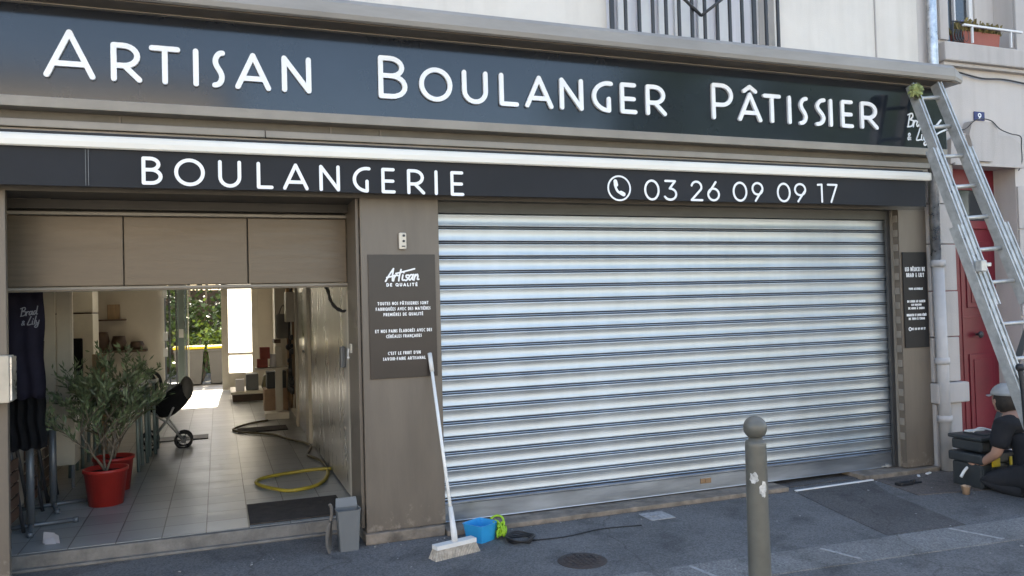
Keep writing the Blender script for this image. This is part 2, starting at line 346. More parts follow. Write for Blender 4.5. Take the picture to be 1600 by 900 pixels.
# ------------------------------------------------------------------ stroke lettering
def arc(cx, cy, rx, ry, a0, a1, n=12):
    return [(cx+rx*math.cos(R(a0+(a1-a0)*i/n)), cy+ry*math.sin(R(a0+(a1-a0)*i/n))) for i in range(n+1)]
def sm(*p): return [(v.x, v.y) for v in catmull([(q[0], q[1], 0) for q in p], 5)]
A_ = [[(0, 0), (.5, 1)], [(.5, 1), (1, 0)], [(.14, .27), (.86, .27)]]
E_ = [[(0, 0), (0, 1)], [(0, 1), (.95, 1)], [(0, .48), (.9, .48)], [(0, 0), (1, 0)]]
GL = {
 'A': (.86, A_), 'Â': (.86, A_+[[(.22, 1.12), (.5, 1.3)], [(.5, 1.3), (.78, 1.12)]]), 'À': (.86, A_+[[(.25, 1.3), (.55, 1.15)]]),
 'B': (.62, [[(0, 0), (0, 1)], [(0, 1), (.4, 1)]+arc(.4, .77, .48, .23, 90, -90)+[(0, .54)], [(0, .54), (.45, .54)]+arc(.45, .27, .55, .27, 90, -90)+[(0, 0)]]),
 'C': (.7, [arc(.95, .5, .95, .5, 82, 278, 18)]), 'Ç': (.7, [arc(.95, .5, .95, .5, 82, 278, 18), [(.7, -.02), (.75, -.18), (.5, -.22)]]),
 'D': (.72, [[(0, 0), (0, 1)], [(0, 1), (.35, 1)]+arc(.35, .5, .65, .5, 90, -90)+[(0, 0)]]),
 'E': (.55, E_), 'É': (.55, E_+[[(.35, 1.14), (.65, 1.3)]]), 'È': (.55, E_+[[(.35, 1.3), (.65, 1.14)]]),
 'F': (.52, [[(0, 0), (0, 1)], [(0, 1), (1, 1)], [(0, .5), (.85, .5)]]),
 'G': (.66, [arc(.97, .5, .97, .5, 78, 270, 18)+[(1, 0)], [(1, 0), (1, .43)]]),
 'H': (.7, [[(0, 0), (0, 1)], [(1, 0), (1, 1)], [(0, .5), (1, .5)]]), 'I': (.0, [[(.5, 0), (.5, 1)]]),
 'J': (.4, [[(1, 1), (1, .25)]+arc(.5, .25, .5, .25, 0, -150)]), 'K': (.6, [[(0, 0), (0, 1)], [(1, 1), (0, .45)], [(.2, .56), (1, 0)]]),
 'L': (.5, [[(0, 1), (0, 0)], [(0, 0), (1, 0)]]), 'M': (.9, [[(0, 0), (0, 1)], [(0, 1), (.5, .2)], [(.5, .2), (1, 1)], [(1, 1), (1, 0)]]),
 'N': (.74, [[(0, 0), (0, 1)], [(0, 1), (1, 0)], [(1, 0), (1, 1)]]), 'O': (.95, [arc(.5, .5, .5, .5, 0, 360, 32)]),
 'P': (.58, [[(0, 0), (0, 1)], [(0, 1), (.45, 1)]+arc(.45, .7, .55, .3, 90, -90)+[(0, .4)]]),
 'Q': (.95, [arc(.5, .5, .5, .5, 0, 360, 32), [(.6, .3), (1, -.05)]]),
 'R': (.62, [[(0, 0), (0, 1)], [(0, 1), (.38, 1)]+arc(.38, .7, .55, .3, 90, -90)+[(0, .4)], [(.42, .4), (1, 0)]]),
 'S': (.34, [sm((1, 1), (.6, .975), (.24, .87), (.1, .73), (.3, .58), (.7, .42), (.9, .27), (.76, .12), (.4, .025), (0, 0))]),
 'T': (.76, [[(0, 1), (1, 1)], [(.5, 1), (.5, 0)]]), 'U': (.68, [[(0, 1), (0, .38)]+arc(.5, .38, .5, .38, 180, 360)+[(1, 1)]]),
 'V': (.8, [[(0, 1), (.5, 0)], [(.5, 0), (1, 1)]]), 'X': (.7, [[(0, 0), (1, 1)], [(0, 1), (1, 0)]]),
 'Y': (.7, [[(0, 1), (.5, .45)], [(1, 1), (.5, .45)], [(.5, .45), (.5, 0)]]), 'Z': (.65, [[(0, 1), (1, 1)], [(1, 1), (0, 0)], [(0, 0), (1, 0)]]),
 '0': (.72, [arc(.5, .5, .5, .5, 0, 360, 32)]), '1': (.3, [[(0, .98), (1, 1)], [(1, 1), (1, 0)]]),
 '2': (.62, [arc(.48, .71, .46, .29, 165, -25, 14)+[(0, 0)], [(0, 0), (1, 0)]]),
 '3': (.62, [[(.05, 1), (.92, 1)], [(.92, 1), (.42, .6)], arc(.45, .3, .55, .3, 92, -150, 16)]),
 '4': (.62, [[(.7, 0), (.7, 1)], [(.7, 1), (0, .3)], [(0, .3), (1, .3)]]), '5': (.6, [[(.9, 1), (.2, 1)], [(.2, 1), (.12, .58)], arc(.45, .3, .53, .3, 125, -145, 14)]),
 '6': (.64, [[(.72, 1), (.08, .42)], arc(.5, .32, .5, .32, 0, 360, 26)]), '7': (.6, [[(0, 1), (1, 1)], [(1, 1), (.35, 0)]]),
 '8': (.62, [arc(.5, .75, .42, .25, 0, 360, 24), arc(.5, .26, .5, .26, 0, 360, 24)]), '9': (.64, [[(.28, 0), (.92, .58)], arc(.5, .68, .5, .32, 0, 360, 26)]),
 "'": (.0, [[(.5, 1), (.5, .8)]]), '-': (.3, [[(0, .45), (1, .45)]]), ':': (.0, [[(.5, .1), (.5, .12)], [(.5, .6), (.5, .62)]]),
 '&': (.7, [sm((1, 0), (.3, .7), (.35, .98), (.6, .98), (.62, .75), (.1, .35), (.1, .06), (.45, 0), (.95, .4))]), ' ': (.45, []),
}
CUR = {
 'A': (.62, [sm((0, 0), (.22, .5), (.5, 1)), sm((.5, 1), (.5, .5), (.56, .03)), sm((.05, .3), (.35, .36), (.72, .45))]),
 'r': (.34, [sm((.02, 0), (.06, .46)), sm((.06, .3), (.2, .47), (.33, .42))]),
 'T': (.4, [sm((.18, .9), (.12, .4), (.12, 0)), sm((-.2, .6), (.3, .7), (1.3, .92))]),
 'i': (.2, [sm((0, .45), (.0, .1), (.1, .02)), [(.05, .64), (.06, .7)]]),
 's': (.33, [sm((.3, .42), (.1, .42), (.1, .28), (.25, .15), (.14, 0), (-.03, .05))]),
 'a': (.46, [sm((.32, .38), (.14, .45), (0, .2), (.12, .02), (.3, .28)), sm((.34, .46), (.32, .08), (.44, .04))]),
 'n': (.43, [sm((0, 0), (.04, .45)), sm((.03, .28), (.2, .46), (.28, .3), (.28, .06), (.4, .05))]),
 'B': (.62, [sm((.1, 0), (.2, 1)), sm((0, .92), (.42, 1.02), (.5, .75), (.2, .55)), sm((.2, .55), (.58, .45), (.5, .08), (.05, 0))]),
 'd': (.5, [sm((.32, .38), (.14, .45), (0, .2), (.12, .02), (.3, .28)), sm((.42, 1.0), (.33, .1), (.46, .04))]),
 'L': (.56, [sm((.35, 1), (.18, .5), (.05, .03), (.5, .06))]), 'l': (.2, [sm((.15, 1), (.03, .15), (.13, .02))]),
 'y': (.42, [sm((0, .45), (.05, .1), (.25, .2)), sm((.32, .45), (.2, -.25), (.0, -.4), (-.1, -.22), (.3, .05))]),
 '&': (.55, [sm((.48, .02), (.1, .55), (.22, .72), (.34, .55), (.05, .2), (.18, .0), (.45, .25))]), ' ': (.25, []),
}
def ribbon(mb, pts, hw, put, y0, th):
    """a flat stroke with round ends; put(u, v, y) gives the 3-D point"""
    q = [pts[0]]
    for p in pts[1:]:
        if (Vector(p)-Vector(q[-1])).length > 1e-6: q.append(p)
    closed = len(q) > 3 and (Vector(q[0])-Vector(q[-1])).length < 1e-5
    if closed: q = q[:-1]
    n = len(q); Lf, Rt = [], []
    for i in range(n):
        a = Vector(q[i-1]) if (closed or i) else None; b = Vector(q[i]); c = Vector(q[(i+1) % n]) if (closed or i < n-1) else None
        d1 = (b-a).normalized() if a is not None else None; d2 = (c-b).normalized() if c is not None else None
        t = (d1+d2).normalized() if d1 is not None and d2 is not None and (d1+d2).length > 1e-6 else (d1 or d2)
        k = 1/max(.55, t.dot(d2 if d2 is not None else d1)); nn = Vector((-t.y, t.x))*hw*k
        Lf.append(b+nn); Rt.append(b-nn)
    loops = [Lf, Rt]
    if not closed:
        d0 = (Vector(q[1])-Vector(q[0])).normalized(); d1 = (Vector(q[-1])-Vector(q[-2])).normalized()
        def cap(c, d_, sgn):
            a0 = math.atan2(d_.y, d_.x); return [Vector(c)+Vector((math.cos(a0+x), math.sin(a0+x)))*hw for x in [sgn*PI/2 - sgn*PI*i/6 for i in range(1, 6)]]
        out = Lf + cap(q[-1], d1, 1) + list(reversed(Rt)) + cap(q[0], -d0, 1)
        F = [mb.bm.verts.new(put(p.x, p.y, y0)) for p in out]; B = [mb.bm.verts.new(put(p.x, p.y, y0+th)) for p in out]; k = len(out)
        nL = len(Lf); nc = 5
        # front face as strips so that concave outlines stay clean
        for i in range(nL-1):
            a, b = F[i], F[i+1]; c, d_ = F[nL+nc+(nL-1-(i+1))], F[nL+nc+(nL-1-i)]
            mb.bm.faces.new((a, b, c, d_))
        mb.bm.faces.new([F[nL-1]]+F[nL:nL+nc]+[F[nL+nc]]); mb.bm.faces.new([F[nL+nc+nL-1]]+F[nL+nc+nL:]+[F[0]])
        for i in range(k): mb.bm.faces.new((F[i], F[(i+1) % k], B[(i+1) % k], B[i]))
    else:
        for i in range(n):
            j = (i+1) % n
            a = [put(p.x, p.y, y0) for p in (Lf[i], Lf[j], Rt[j], Rt[i])]; b = [put(p.x, p.y, y0+th) for p in (Lf[i], Lf[j], Rt[j], Rt[i])]
            mb.quad(a); mb.quad([a[0], a[1], b[1], b[0]]); mb.quad([a[3], a[2], b[2], b[3]])
def glyph(mb, ch, x0, x1, zb, h, w, y0, th, table=GL, put=None):
    if put is None: put = lambda u, v, y: (u, y, v)
    hw = w/2; xa, xb = x0+hw, x1-hw
    if xb < xa: xa = xb = (x0+x1)/2
    for i, st in enumerate(table[ch][1]):
        ribbon(mb, [(xa+(xb-xa)*p[0], zb+hw+(h-w)*p[1]) for p in st], hw, put, y0-.00025*i, th+.00025*i)
def line_text(mb, txt, xc, zb, h, w, y0, th, gap=.28, width=None, put=None):
    ws = [GL[c][0]*h + (w if c != ' ' else 0) for c in txt]; tot = sum(ws)+gap*h*(len(txt)-1)
    k = 1 if width is None else width/tot; x = xc-tot*k/2
    for c, a in zip(txt, ws):
        if c != ' ': glyph(mb, c, x, x+a*k, zb, h, w, y0, th, put=put)
        x += (a+gap*h)*k
def script_text(mb, txt, x, zb, h, w, y0, th, slant=.22, rot=0., put0=None):
    cr, sr = math.cos(rot), math.sin(rot); ox, oz = x, zb
    i = 0
    for c in txt:
        for st in CUR[c][1]:
            q = []
            for px, pz in st:
                u = (x-ox)+px*h+slant*pz*h; v = pz*h; q.append((ox+u*cr-v*sr, oz+u*sr+v*cr))
            ribbon(mb, q, w/2, put0 or (lambda u, v, y: (u, y, v)), y0-.0002*(i % 7), th); i += 1
        x += CUR[c][0]*h
    return x

# ================================================================== GROUND
structure('road', MB().box((-40, -60, -.2), (60, -9.5, -.13)), M['asphalt_road'])
structure('pavement', MB().box((-40, -9.5, -.3), (60, .37, 0)), M['asphalt'])
structure('kerb', MB().box((-40, -9.62, -.3), (60, -9.5, .004), .01), M['band'])
structure('pavement_band', MB().poly([(-6, -1.06, .0), (2.4, -1.27, .0), (5.3, -1.405, .0), (12, -1.52, .0), (12, -1.97, 0), (5.0, -1.76, .0), (2.85, -1.62, .0), (-6, -1.42, .0)], (0, 0, .004)), M['band'])
structure('pavement_patch', MB().poly([(4.42, -.07, 0), (5.25, -.05, 0), (5.02, -.5, 0), (4.8, -1.36, 0), (4.14, -1.32, 0), (4.27, -.7, 0)], (0, 0, .004)), M['asphalt_patch'])
structure('pavement_reddish_patch', MB().poly([(5.3, -.05, 0), (6.9, -.03, 0), (6.6, -.5, 0), (5.75, -.72, 0), (5.18, -.62, 0)], (0, 0, .005)), M['asphalt_red'])
mb = MB()
for a, b in (((2.62, -1.3), (2.66, -1.55)), ((3.55, -1.37), (3.62, -1.62)), ((4.62, -1.39), (4.72, -1.7)), ((5.7, -1.46), (5.85, -1.8))):
    mb.poly([(a[0]-.012, a[1], .004), (a[0]+.012, a[1], .004), (b[0]+.014, b[1], .004), (b[0]-.01, b[1], .004)], (0, 0, .003))
structure('pavement_joints', mb, M['line'])
structure('shop_floor', MB().box((-3.3, .42, -.1), (1.0, 10.85, .1)), M['tile'])
structure('yard_ground', MB().box((-6, 10.98, -.1), (5, 18, .06)), M['yard'])

# ================================================================== BAKERY BUILDING
bk = thing('bakery_building', 'cream rendered bakery building with taupe shop front and an open shop entrance', 'building', (2, 0, 0))
# upper wall with two window openings: x -0.9..0.77 and 2.86..4.45
mb = MB()
zt = 8.2
for x0, x1 in ((-7, -.9), (.77, 2.86), (4.45, 5.545), (5.549, 6.05)): mb.box((x0, 0, 3.5), (x1, .35, zt))
for x0, x1 in ((-.9, .77), (2.86, 4.45)): mb.box((x0, 0, 5.75), (x1, .35, zt)); mb.box((x0, 0, 3.5), (x1, .35, 3.62))
mb.box((-7, .35, 3.2), (6.05, .36, zt)) if False else None
mb.build('upper_wall', M['cream_wall'], bk)
MB().box((5.542, -.012, 3.6), (5.552, .0, zt)).build('expansion_joint', M['pale_stone'], bk)
for x0, x1 in ((-.9, .77), (2.86, 4.45)):
    f = MB(); y = .2; mid = (x0+x1)/2
    for a, b in ((x0, x0+.07), (mid-.05, mid+.05), (x1-.07, x1)): f.box((a, y, 3.62), (b, y+.06, 5.75), .006)
    f.box((x0, y+.003, 5.66), (x1, y+.063, 5.75)); f.box((x0, y+.003, 3.62), (x1, y+.063, 3.72))
    w = f.build('window', M['white_paint'], bk)
    MB().box((x0+.07, y+.03, 3.72), (x1-.07, y+.04, 5.66)).build('pane', M['curtain'] if x0 > 0 else M['glass_dark'], w)
    if x0 > 0:
        g = MB()
        for i in range(6):
            xx = x0+.2+i*.19; g.box((xx, y-.02, 3.66), (xx+.1, y-.001, 5.64), .004)
        g.build('shutter_boards', M['white_paint'], w)
# walls behind the sign, pillars and jambs
mb = MB(); mb.box((-7, .0, 2.36), (6.05, .34, 3.5)); mb.build('lintel_beam', M['taupe_dark'], bk)
MB().box((-7, .02, 0), (-1.29, .4, 2.36)).build('left_wall', M['taupe'], bk)
p = MB(); p.box((-1.32, -.03, 0), (-1.168, .0195, 2.36), .006); p.box((-1.2895, .02, .0), (-1.23, .06, 2.36), .004); p.build('jamb', M['taupe'], bk)
p = MB(); p.box((.92, .0, .075), (1.475, .5, 2.36), .004); p.box((.895, .04, .1), (.917, .46, 2.36), .003)
p.build('pillar', M['taupe'], bk)
MB().box((.905, -.035, 0), (1.46, .3, .073), .008).build('pillar_base', M['stone_strip'], bk)
p = MB(); p.box((5.735, 0, .05), (6.06, .5, 2.36), .004); p.build('pillar', M['taupe'], bk)
p = MB(); 
for i in range(16): p.box((5.726, .012, .3+i*.13), (5.735, .06, .36+i*.13), .002)
p.box((5.722, .064, .05), (5.735, .085, 2.36)); p.build('jamb_strip', M['taupe_light'], bk)
# sloping dirty stone strip under the shutter, broken where the pavement gap lies
t = MB(); t.box((1.47, -.07, 0), (4.38, .22, .036), .006); t.build('threshold', M['stone_strip'], bk)
t = MB(); t.box((5.2, -.06, 0), (6.06, .22, .042), .006); t.build('threshold', M['stone_strip'], bk)
MB().box((4.385, .03, 0), (5.195, .22, .01)).build('threshold_gap', M['asphalt_patch'], bk)
# entrance step
t = MB(); t.box((-1.287, .372, 0), (.9, .419, .097), .004); t.box((-1.287, .33, 0), (.9, .371, .02), .01); t.build('step', M['concrete'], bk)
# brown sheet-metal fascia above the entrance: three panels
for x0, x1 in ((-1.262, -.592), (-.586, .198), (.206, .893)):
    MB().box((x0, .445, 1.797), (x1, .47, 2.262), .006).build('fascia_panel', M['brown_metal'], bk)
f = MB(); f.box((-1.28, .46, 1.765), (.895, .53, 1.795), .004); f.box((-1.28, .43, 1.777), (.895, .459, 1.786)); f.box((-1.28, .435, 2.268), (.895, .48, 2.29), .004)
f.build('fascia_rail', M['taupe_light'], bk)
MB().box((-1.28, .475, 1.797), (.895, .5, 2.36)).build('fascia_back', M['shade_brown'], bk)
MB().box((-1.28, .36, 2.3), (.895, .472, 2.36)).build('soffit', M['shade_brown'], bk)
# room behind
s = MB(); s.box((1.0, .5, 0), (1.12, 10.97, 2.8)); s.box((-3.42, .4, 0), (-3.3, 10.97, 2.8))
s.box((-3.3, 10.85, 0), (-.96, 10.97, 2.8)); s.box((.72, 10.85, 0), (1.0, 10.97, 2.8)); s.box((-.96, 10.85, 2.45), (.72, 10.97, 2.8))
s.box((-1.62, .42, .1), (-1.5, 2.9, 2.8)); s.box((-3.3, .4, 0), (-1.62, .5, 2.8)); s.box((-1.5, .405, .0), (-1.292, .46, 2.8))
s.build('inside_wall', M['inner_wall'], bk)
c_ = MB()
for a, b in (((-3.42, .5, 2.8), (1.12, 7.0, 3.0)), ((-3.42, 8.3, 2.8), (1.12, 10.97, 3.0)), ((-3.42, 7.0, 2.8), (-1.6, 8.3, 3.0)), ((-.4, 7.0, 2.8), (1.12, 8.3, 3.0))): c_.box(a, b)
c_.build('ceiling', M['off_white'], bk)
MB().box((-1.65, 6.95, 3.002), (-.35, 8.35, 3.02)).build('added_rooflight', M['frost'], bk)  # unseen opening, added to brighten the shop interior
MB().box((-7, .36, 3.25), (6.05, 6, 3.45)).build('upper_floor', M['off_white'], bk)
MB().box((-7, .36, 8.0), (6.05, 6, 8.2)).build('roof', M['opp_roof'], bk)
MB().box((-7, 6, 3.0), (6.05, 6.2, 8.2)).build('rear_wall', M['cream_wall'], bk)
MB().box((1.2, .8, 0), (6.05, .9, 3.2)).build('shop_partition', M['inner_wall'], bk)
s = MB(); s.box((-1.0, .1, 2.362), (.9, .44, 2.366)); s.build('soffit', M['dark'], bk)
# long grey hood above the sign
def hood_prof(k=1.):
    return [(0, 3.66), (-.3*k, 3.605), (-.375*k, 3.575), (-.4*k, 3.545), (-.402*k, 3.475), (-.39*k, 3.447), (-.37*k, 3.44), (-.35*k, 3.446), (-.17, 3.446), (0, 3.446)]
h = MB(); h.prism_x(hood_prof(), -7, 6.02)
A = hood_prof(); B = [(y*.86, 3.44+(z-3.44)*.6) for y, z in A]
va = [h.bm.verts.new((6.0201, y, z)) for y, z in A]; vb = [h.bm.verts.new((6.17, y, z)) for y, z in B]
for i in range(len(A)): h.bm.faces.new((va[i], va[(i+1) % len(A)], vb[(i+1) % len(A)], vb[i]))
h.bm.faces.new(vb)
h.build('hood', M['hood'], bk)
h = MB(); h.box((-7, -.2, 3.43), (6.1, -.166, 3.4455)); h.build('hood_lip', M['taupe_light'], bk)
MB().box((-7, -.349, 3.436), (6.1, -.201, 3.4455)).build('hood_underside', M['taupe'], bk)
# mouldings between the sign and the awning
t = MB(); t.box((-7, -.2, 2.822), (6.13, -.001, 2.885), .005); t.build('sign_ledge', M['taupe_light'], bk)
t = MB(); t.box((-7, -.09, 2.762), (6.05, -.001, 2.821)); t.build('moulding', M['taupe_dark'], bk)
t = MB(); t.box((-7, -.15, 2.715), (.3, -.001, 2.761), .006); t.box((.304, -.15, 2.715), (5.97, -.001, 2.761), .006); t.box((-7, -.125, 2.69), (5.97, -.001, 2.713), .004); t.build('moulding', M['taupe_light'], bk)
for x in (-.55, .72, 1.05): MB().box((x, -.1, 2.764), (x+.012, -.0905, 2.82)).build('moulding_seam', M['taupe'], bk)

# ------------------------------------------------------------------ sign with raised letters
sg = thing('shop_sign', 'long blue-black fascia sign with raised white letters ARTISAN BOULANGER PÂTISSIER', 'shop sign', (2.5, -.15, 2.89))
MB().box((-7, -.165, 2.887), (6.165, -.1, 3.434), .003).build('panel', M['sign_panel'], sg)
SIGN = [('A',-0.933,-0.661,1),('R',-0.579,-0.408,0),('T',-0.369,-0.192,0),('I',-0.119,-0.089,0),('S',-0.011,0.068,0),('A',0.125,0.342,0),('N',0.409,0.594,0),('B',1.034,1.231,1),('O',1.314,1.549,0),('U',1.62,1.809,0),('L',1.895,2.041,0),('A',2.09,2.31,0),('N',2.363,2.552,0),('G',2.625,2.779,0),('E',2.86,3.002,0),('R',3.079,3.259,0),('P',3.672,3.871,1),('Â',3.918,4.147,0),('T',4.159,4.337,0),('I',4.405,4.441,0),('S',4.517,4.609,0),('S',4.685,4.795,0),('I',4.831,4.867,0),('E',4.958,5.088,0),('R',5.168,5.359,0)]
for ch, x0, x1, big in SIGN:
    g = MB(); zb = 3.0075+.0027*(x0+x1)/2
    glyph(g, ch, x0, x1, zb, .29 if big else .236, .0325, -.186, .019)
    g.build('letter', M['white_letter'], sg)
g = MB()
script_text(g, 'Brad', 5.70, 3.07, .115, .013, -.1675, .002, .2, .06)
script_text(g, '&', 5.70, 2.955, .08, .011, -.1675, .002, .2, .06); script_text(g, 'Lily', 5.80, 2.955, .11, .013, -.1675, .002, .2, .06)
ribbon(g, sm((5.9, 2.99), (6.0, 3.06), (6.1, 3.15)), .009, lambda u, v, y: (u, y, v), -.1685, .003)
ribbon(g, sm((5.98, 2.975), (6.06, 3.03), (6.15, 3.065)), .007, lambda u, v, y: (u, y, v), -.1687, .003)
g.build('script_lettering', M['white_letter'], sg)

# ------------------------------------------------------------------ awning (rolled up)
aw = thing('awning', 'rolled-up black awning with white front bar, valance reading BOULANGERIE and a telephone number', 'awning', (2.3, -.1, 2.36))
v = MB()
nx = 60; xs = [-2.6+(5.85+2.6)*i/nx for i in range(nx+1)]
for i in range(nx):
    a, b = xs[i], xs[i+1]; za = 2.366+.0015*math.sin(a*3); zb_ = 2.366+.0015*math.sin(b*3)
    v.quad([(a, -.2, za), (b, -.2, zb_), (b, -.203, 2.59), (a, -.203, 2.59)]); v.quad([(a, -.196, za), (b, -.196, zb_), (b, -.199, 2.59), (a, -.199, 2.59)])
    v.quad([(a, -.2, za), (b, -.2, zb_), (b, -.196, zb_), (a, -.196, za)])
v.box((5.846, -.2, 2.366), (5.85, -.196, 2.59))
v.build('valance', M['fabric_black'], aw)
for x in (-.72, -.705): MB().box((x, -.2055, 2.37), (x+.003, -.2035, 2.585)).build('valance_seam', M['grey_steel'], aw)
MB().prism_x([(-.2, 2.59), (-.222, 2.588), (-.232, 2.596), (-.236, 2.625), (-.234, 2.652), (-.222, 2.664), (-.2, 2.664)], -2.6, 5.87).build('front_bar', M['white_bar'], aw)
e = MB(); e.box((5.8705, -.238, 2.592), (5.885, -.2, 2.66), .006); e.build('bar_end_cap', M['white_bar'], aw)
MB().box((-2.6, -.195, 2.45), (5.84, -.002, 2.688), .01).build('housing', M['dark'], aw)
AW = [('B',-0.419,-0.303),('O',-0.238,-0.063),('U',0.014,0.15),('L',0.242,0.343),('A',0.401,0.561),('N',0.629,0.761),('G',0.844,0.949),('E',1.034,1.129),('R',1.208,1.332),('I',1.399,1.421),('E',1.512,1.609)]
for ch, x0, x1 in AW:
    g = MB(); glyph(g, ch, x0, x1, 2.379-.012*(x0+x1)/2, .171, .022, -.2055, .002); g.build('letter', M['white_letter'], aw)
PH = [('0',3.028,3.161),('3',3.2,3.315),('2',3.435,3.549),('6',3.587,3.703),('0',3.824,3.962),('9',4.004,4.118),('0',4.25,4.386),('9',4.422,4.543),('1',4.656,4.713),('7',4.759,4.87)]
for ch, x0, x1 in PH:
    g = MB(); glyph(g, ch, x0, x1, 2.329+.0092*(x0+x1)/2+.003, .16, .017, -.2055, .002); g.build('digit', M['white_letter'], aw)
g = MB()
ribbon(g, arc(2.8165, 2.447, .092, .09, 0, 360, 40), .0065, lambda u, v, y: (u, y, v), -.2055, .002)
ribbon(g, sm((2.782, 2.492), (2.783, 2.465), (2.802, 2.425), (2.838, 2.405)), .009, lambda u, v, y: (u, y, v), -.2055, .002)
ribbon(g, [(2.785, 2.497), (2.792, 2.472)], .0155, lambda u, v, y: (u, y, v), -.2059, .002); ribbon(g, [(2.83, 2.413), (2.852, 2.402)], .0155, lambda u, v, y: (u, y, v), -.2061, .002)
g.build('telephone_symbol', M['white_letter'], aw)

# ------------------------------------------------------------------ roller shutter
rs = thing('roller_shutter', 'wide closed galvanised roller shutter with horizontal slats', 'roller shutter', (3.6, .14, .04))
n_sl = 20; per = .1096; z0 = .193
prof = []
for i in range(n_sl):
    z = z0+i*per
    am = .0068+random.uniform(-.0012, .0012); tl = random.uniform(-.0009, .0009)
    prof += [(.155, z), (.155, z+.0058), (.136, z+.006), (.1335, z+.0105), (.136, z+.015), (.155, z+.0152), (.155, z+.0215), (.133, z+.022)]
    for k in range(1, 11):
        t = k/10; prof.append((.133+am*math.sin(PI*t)+tl*(t-.5)*math.sin(PI*t)**.5, z+.022+(per-.022)*t))
m_ = MB(); xs = [1.475, 2.5, 3.6, 4.7, 5.722]
for a, b in zip(xs, xs[1:]):
    A = [m_.bm.verts.new((a, y, z)) for y, z in prof]; B = [m_.bm.verts.new((b, y, z)) for y, z in prof]
    for i in range(len(prof)-1):
        f = m_.bm.faces.new((A[i], B[i], B[i+1], A[i+1])); f.smooth = (i % 18) >= 7
bmesh.ops.remove_doubles(m_.bm, verts=m_.bm.verts[:], dist=1e-5)
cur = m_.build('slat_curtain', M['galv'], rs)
cur.data.materials.append(M['groove_shade'])
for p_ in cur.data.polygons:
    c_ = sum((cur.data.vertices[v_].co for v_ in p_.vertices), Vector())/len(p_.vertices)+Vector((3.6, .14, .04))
    if c_.y > .1435: p_.material_index = 1  # deep groove faces get the painted shade
bb = MB(); bb.prism_x([(.15, .045), (.1245, .045), (.1235, .048), (.1245, .052), (.128, .0535), (.128, .165), (.12, .172), (.12, .182), (.13, .19), (.15, .19)], 1.478, 5.718)
bar = bb.build('bottom_bar', M['galv_dark'], rs)
l = MB(); l.box((3.66, .12, .1), (3.76, .1275, .14), .002); l.cyl((3.71, .1195, .12), (3.71, .112, .12), .012)
l.build('lock', M['copper'], bar)
for x0, x1 in ((5.7225, 5.7345),): MB().box((x0, .088, .045), (x1, .17, 2.36)).build('guide_rail', M['guide'], rs)
MB().box((5.69, .1, .045), (5.7222, .122, 2.36), .002).build('guide_rail', M['guide'], rs)
MB().box((1.4755, .1, 2.28), (5.69, .12, 2.36)).build('shutter_box', M['box_grey'], rs)
l = MB(); l.box((5.55, .1, .055), (5.66, .115, .068), .002); l.box((5.6, .095, .05), (5.62, .118, .08), .002); l.build('bolt', M['aluminium'], rs)

# ------------------------------------------------------------------ boards and small fixtures on the pillars
ib = thing('information_board', 'brown-black information board on the pillar beside the entrance, headed Artisan de Qualité', 'sign', (1.2, -.01, 1.12))
MB().box((.967, -.012, 1.115), (1.44, -.002, 1.97), .002).build('panel', M['black_panel'], ib)
g = MB(); script_text(g, 'ArTisan', 1.085, 1.785, .085, .011, -.0135, .0012, .2, .03); line_text(g, 'DE QUALITÉ', 1.2, 1.748, .024, .006, -.0135, .0012, .35, .22); g.build('heading', M['white_letter'], ib)
for txt, z, w_ in (('TOUTES NOS PÂTISSERIES SONT', 1.62, .36), ('FABRIQUÉES AVEC DES MATIÈRES', 1.582, .385), ('PREMIÈRES DE QUALITÉ', 1.544, .28), ('ET NOS PAINS ÉLABORÉS AVEC DES', 1.43, .4), ('CÉRÉALES FRANÇAISES', 1.393, .25), ("C'EST LE FRUIT D'UN", 1.276, .23), ('SAVOIR-FAIRE ARTISANAL', 1.238, .3)):
    g = MB(); line_text(g, txt, 1.205, z, .0225, .0042, -.0135, .0012, .25, w_); g.build('text_line', M['white_letter'], ib)
ib = thing('opening_hours_board', 'narrow black board on the far pillar with white opening hours and telephone number', 'sign', (5.9, -.01, 1.12))
MB().box((5.757, -.012, 1.117), (6.04, -.002, 1.978), .002).build('panel', M['matt_black'], ib)
g = MB(); line_text(g, 'LES DÉLICES DE', 5.898, 1.805, .038, .008, -.0135, .0012, .25, .235); line_text(g, 'BRAD & LILY', 5.898, 1.752, .038, .008, -.0135, .0012, .25, .21)
g.build('heading', M['white_letter'], ib)
for txt, z, w_, h_ in (('VOUS ACCUEILLE', 1.637, .165, .02), ('DU LUNDI AU SAMEDI', 1.523, .21, .022), ('SAUF MERCREDI', 1.494, .12, .018), ('DE 6H00 À 20H00', 1.461, .19, .022), ('DIMANCHE ET JOURS FÉRIÉS', 1.4, .235, .022), ('DE 7H00 À 13H00', 1.367, .19, .022), ('03 26 09 09 17', 1.275, .16, .022)):
    g = MB(); line_text(g, txt, 5.898 if z > 1.3 else 5.915, z, h_, .0052, -.0135, .0012, .25, w_); g.build('text_line', M['white_letter'], ib)
g = MB()
ribbon(g, arc(5.815, 1.286, .014, .014, 0, 360, 14), .004, lambda u, v, y: (u, y, v), -.0135, .0012)
g.build('telephone_symbol', M['white_letter'], ib)
ks = thing('key_switch', 'small cream key switch on the pillar above the information board', 'switch', (1.21, -.01, 2.0))
MB().box((1.182, -.03, 2.005), (1.236, -.002, 2.122), .012).build('cover', M['off_white'], ks)
k = MB(); k.cyl((1.216, -.0305, 2.1), (1.216, -.036, 2.1), .009); k.cyl((1.214, -.0305, 2.062), (1.214, -.036, 2.062), .009); k.box((1.2, -.033, 2.022), (1.225, -.0305, 2.03)); k.build('button', M['iron'], ks)
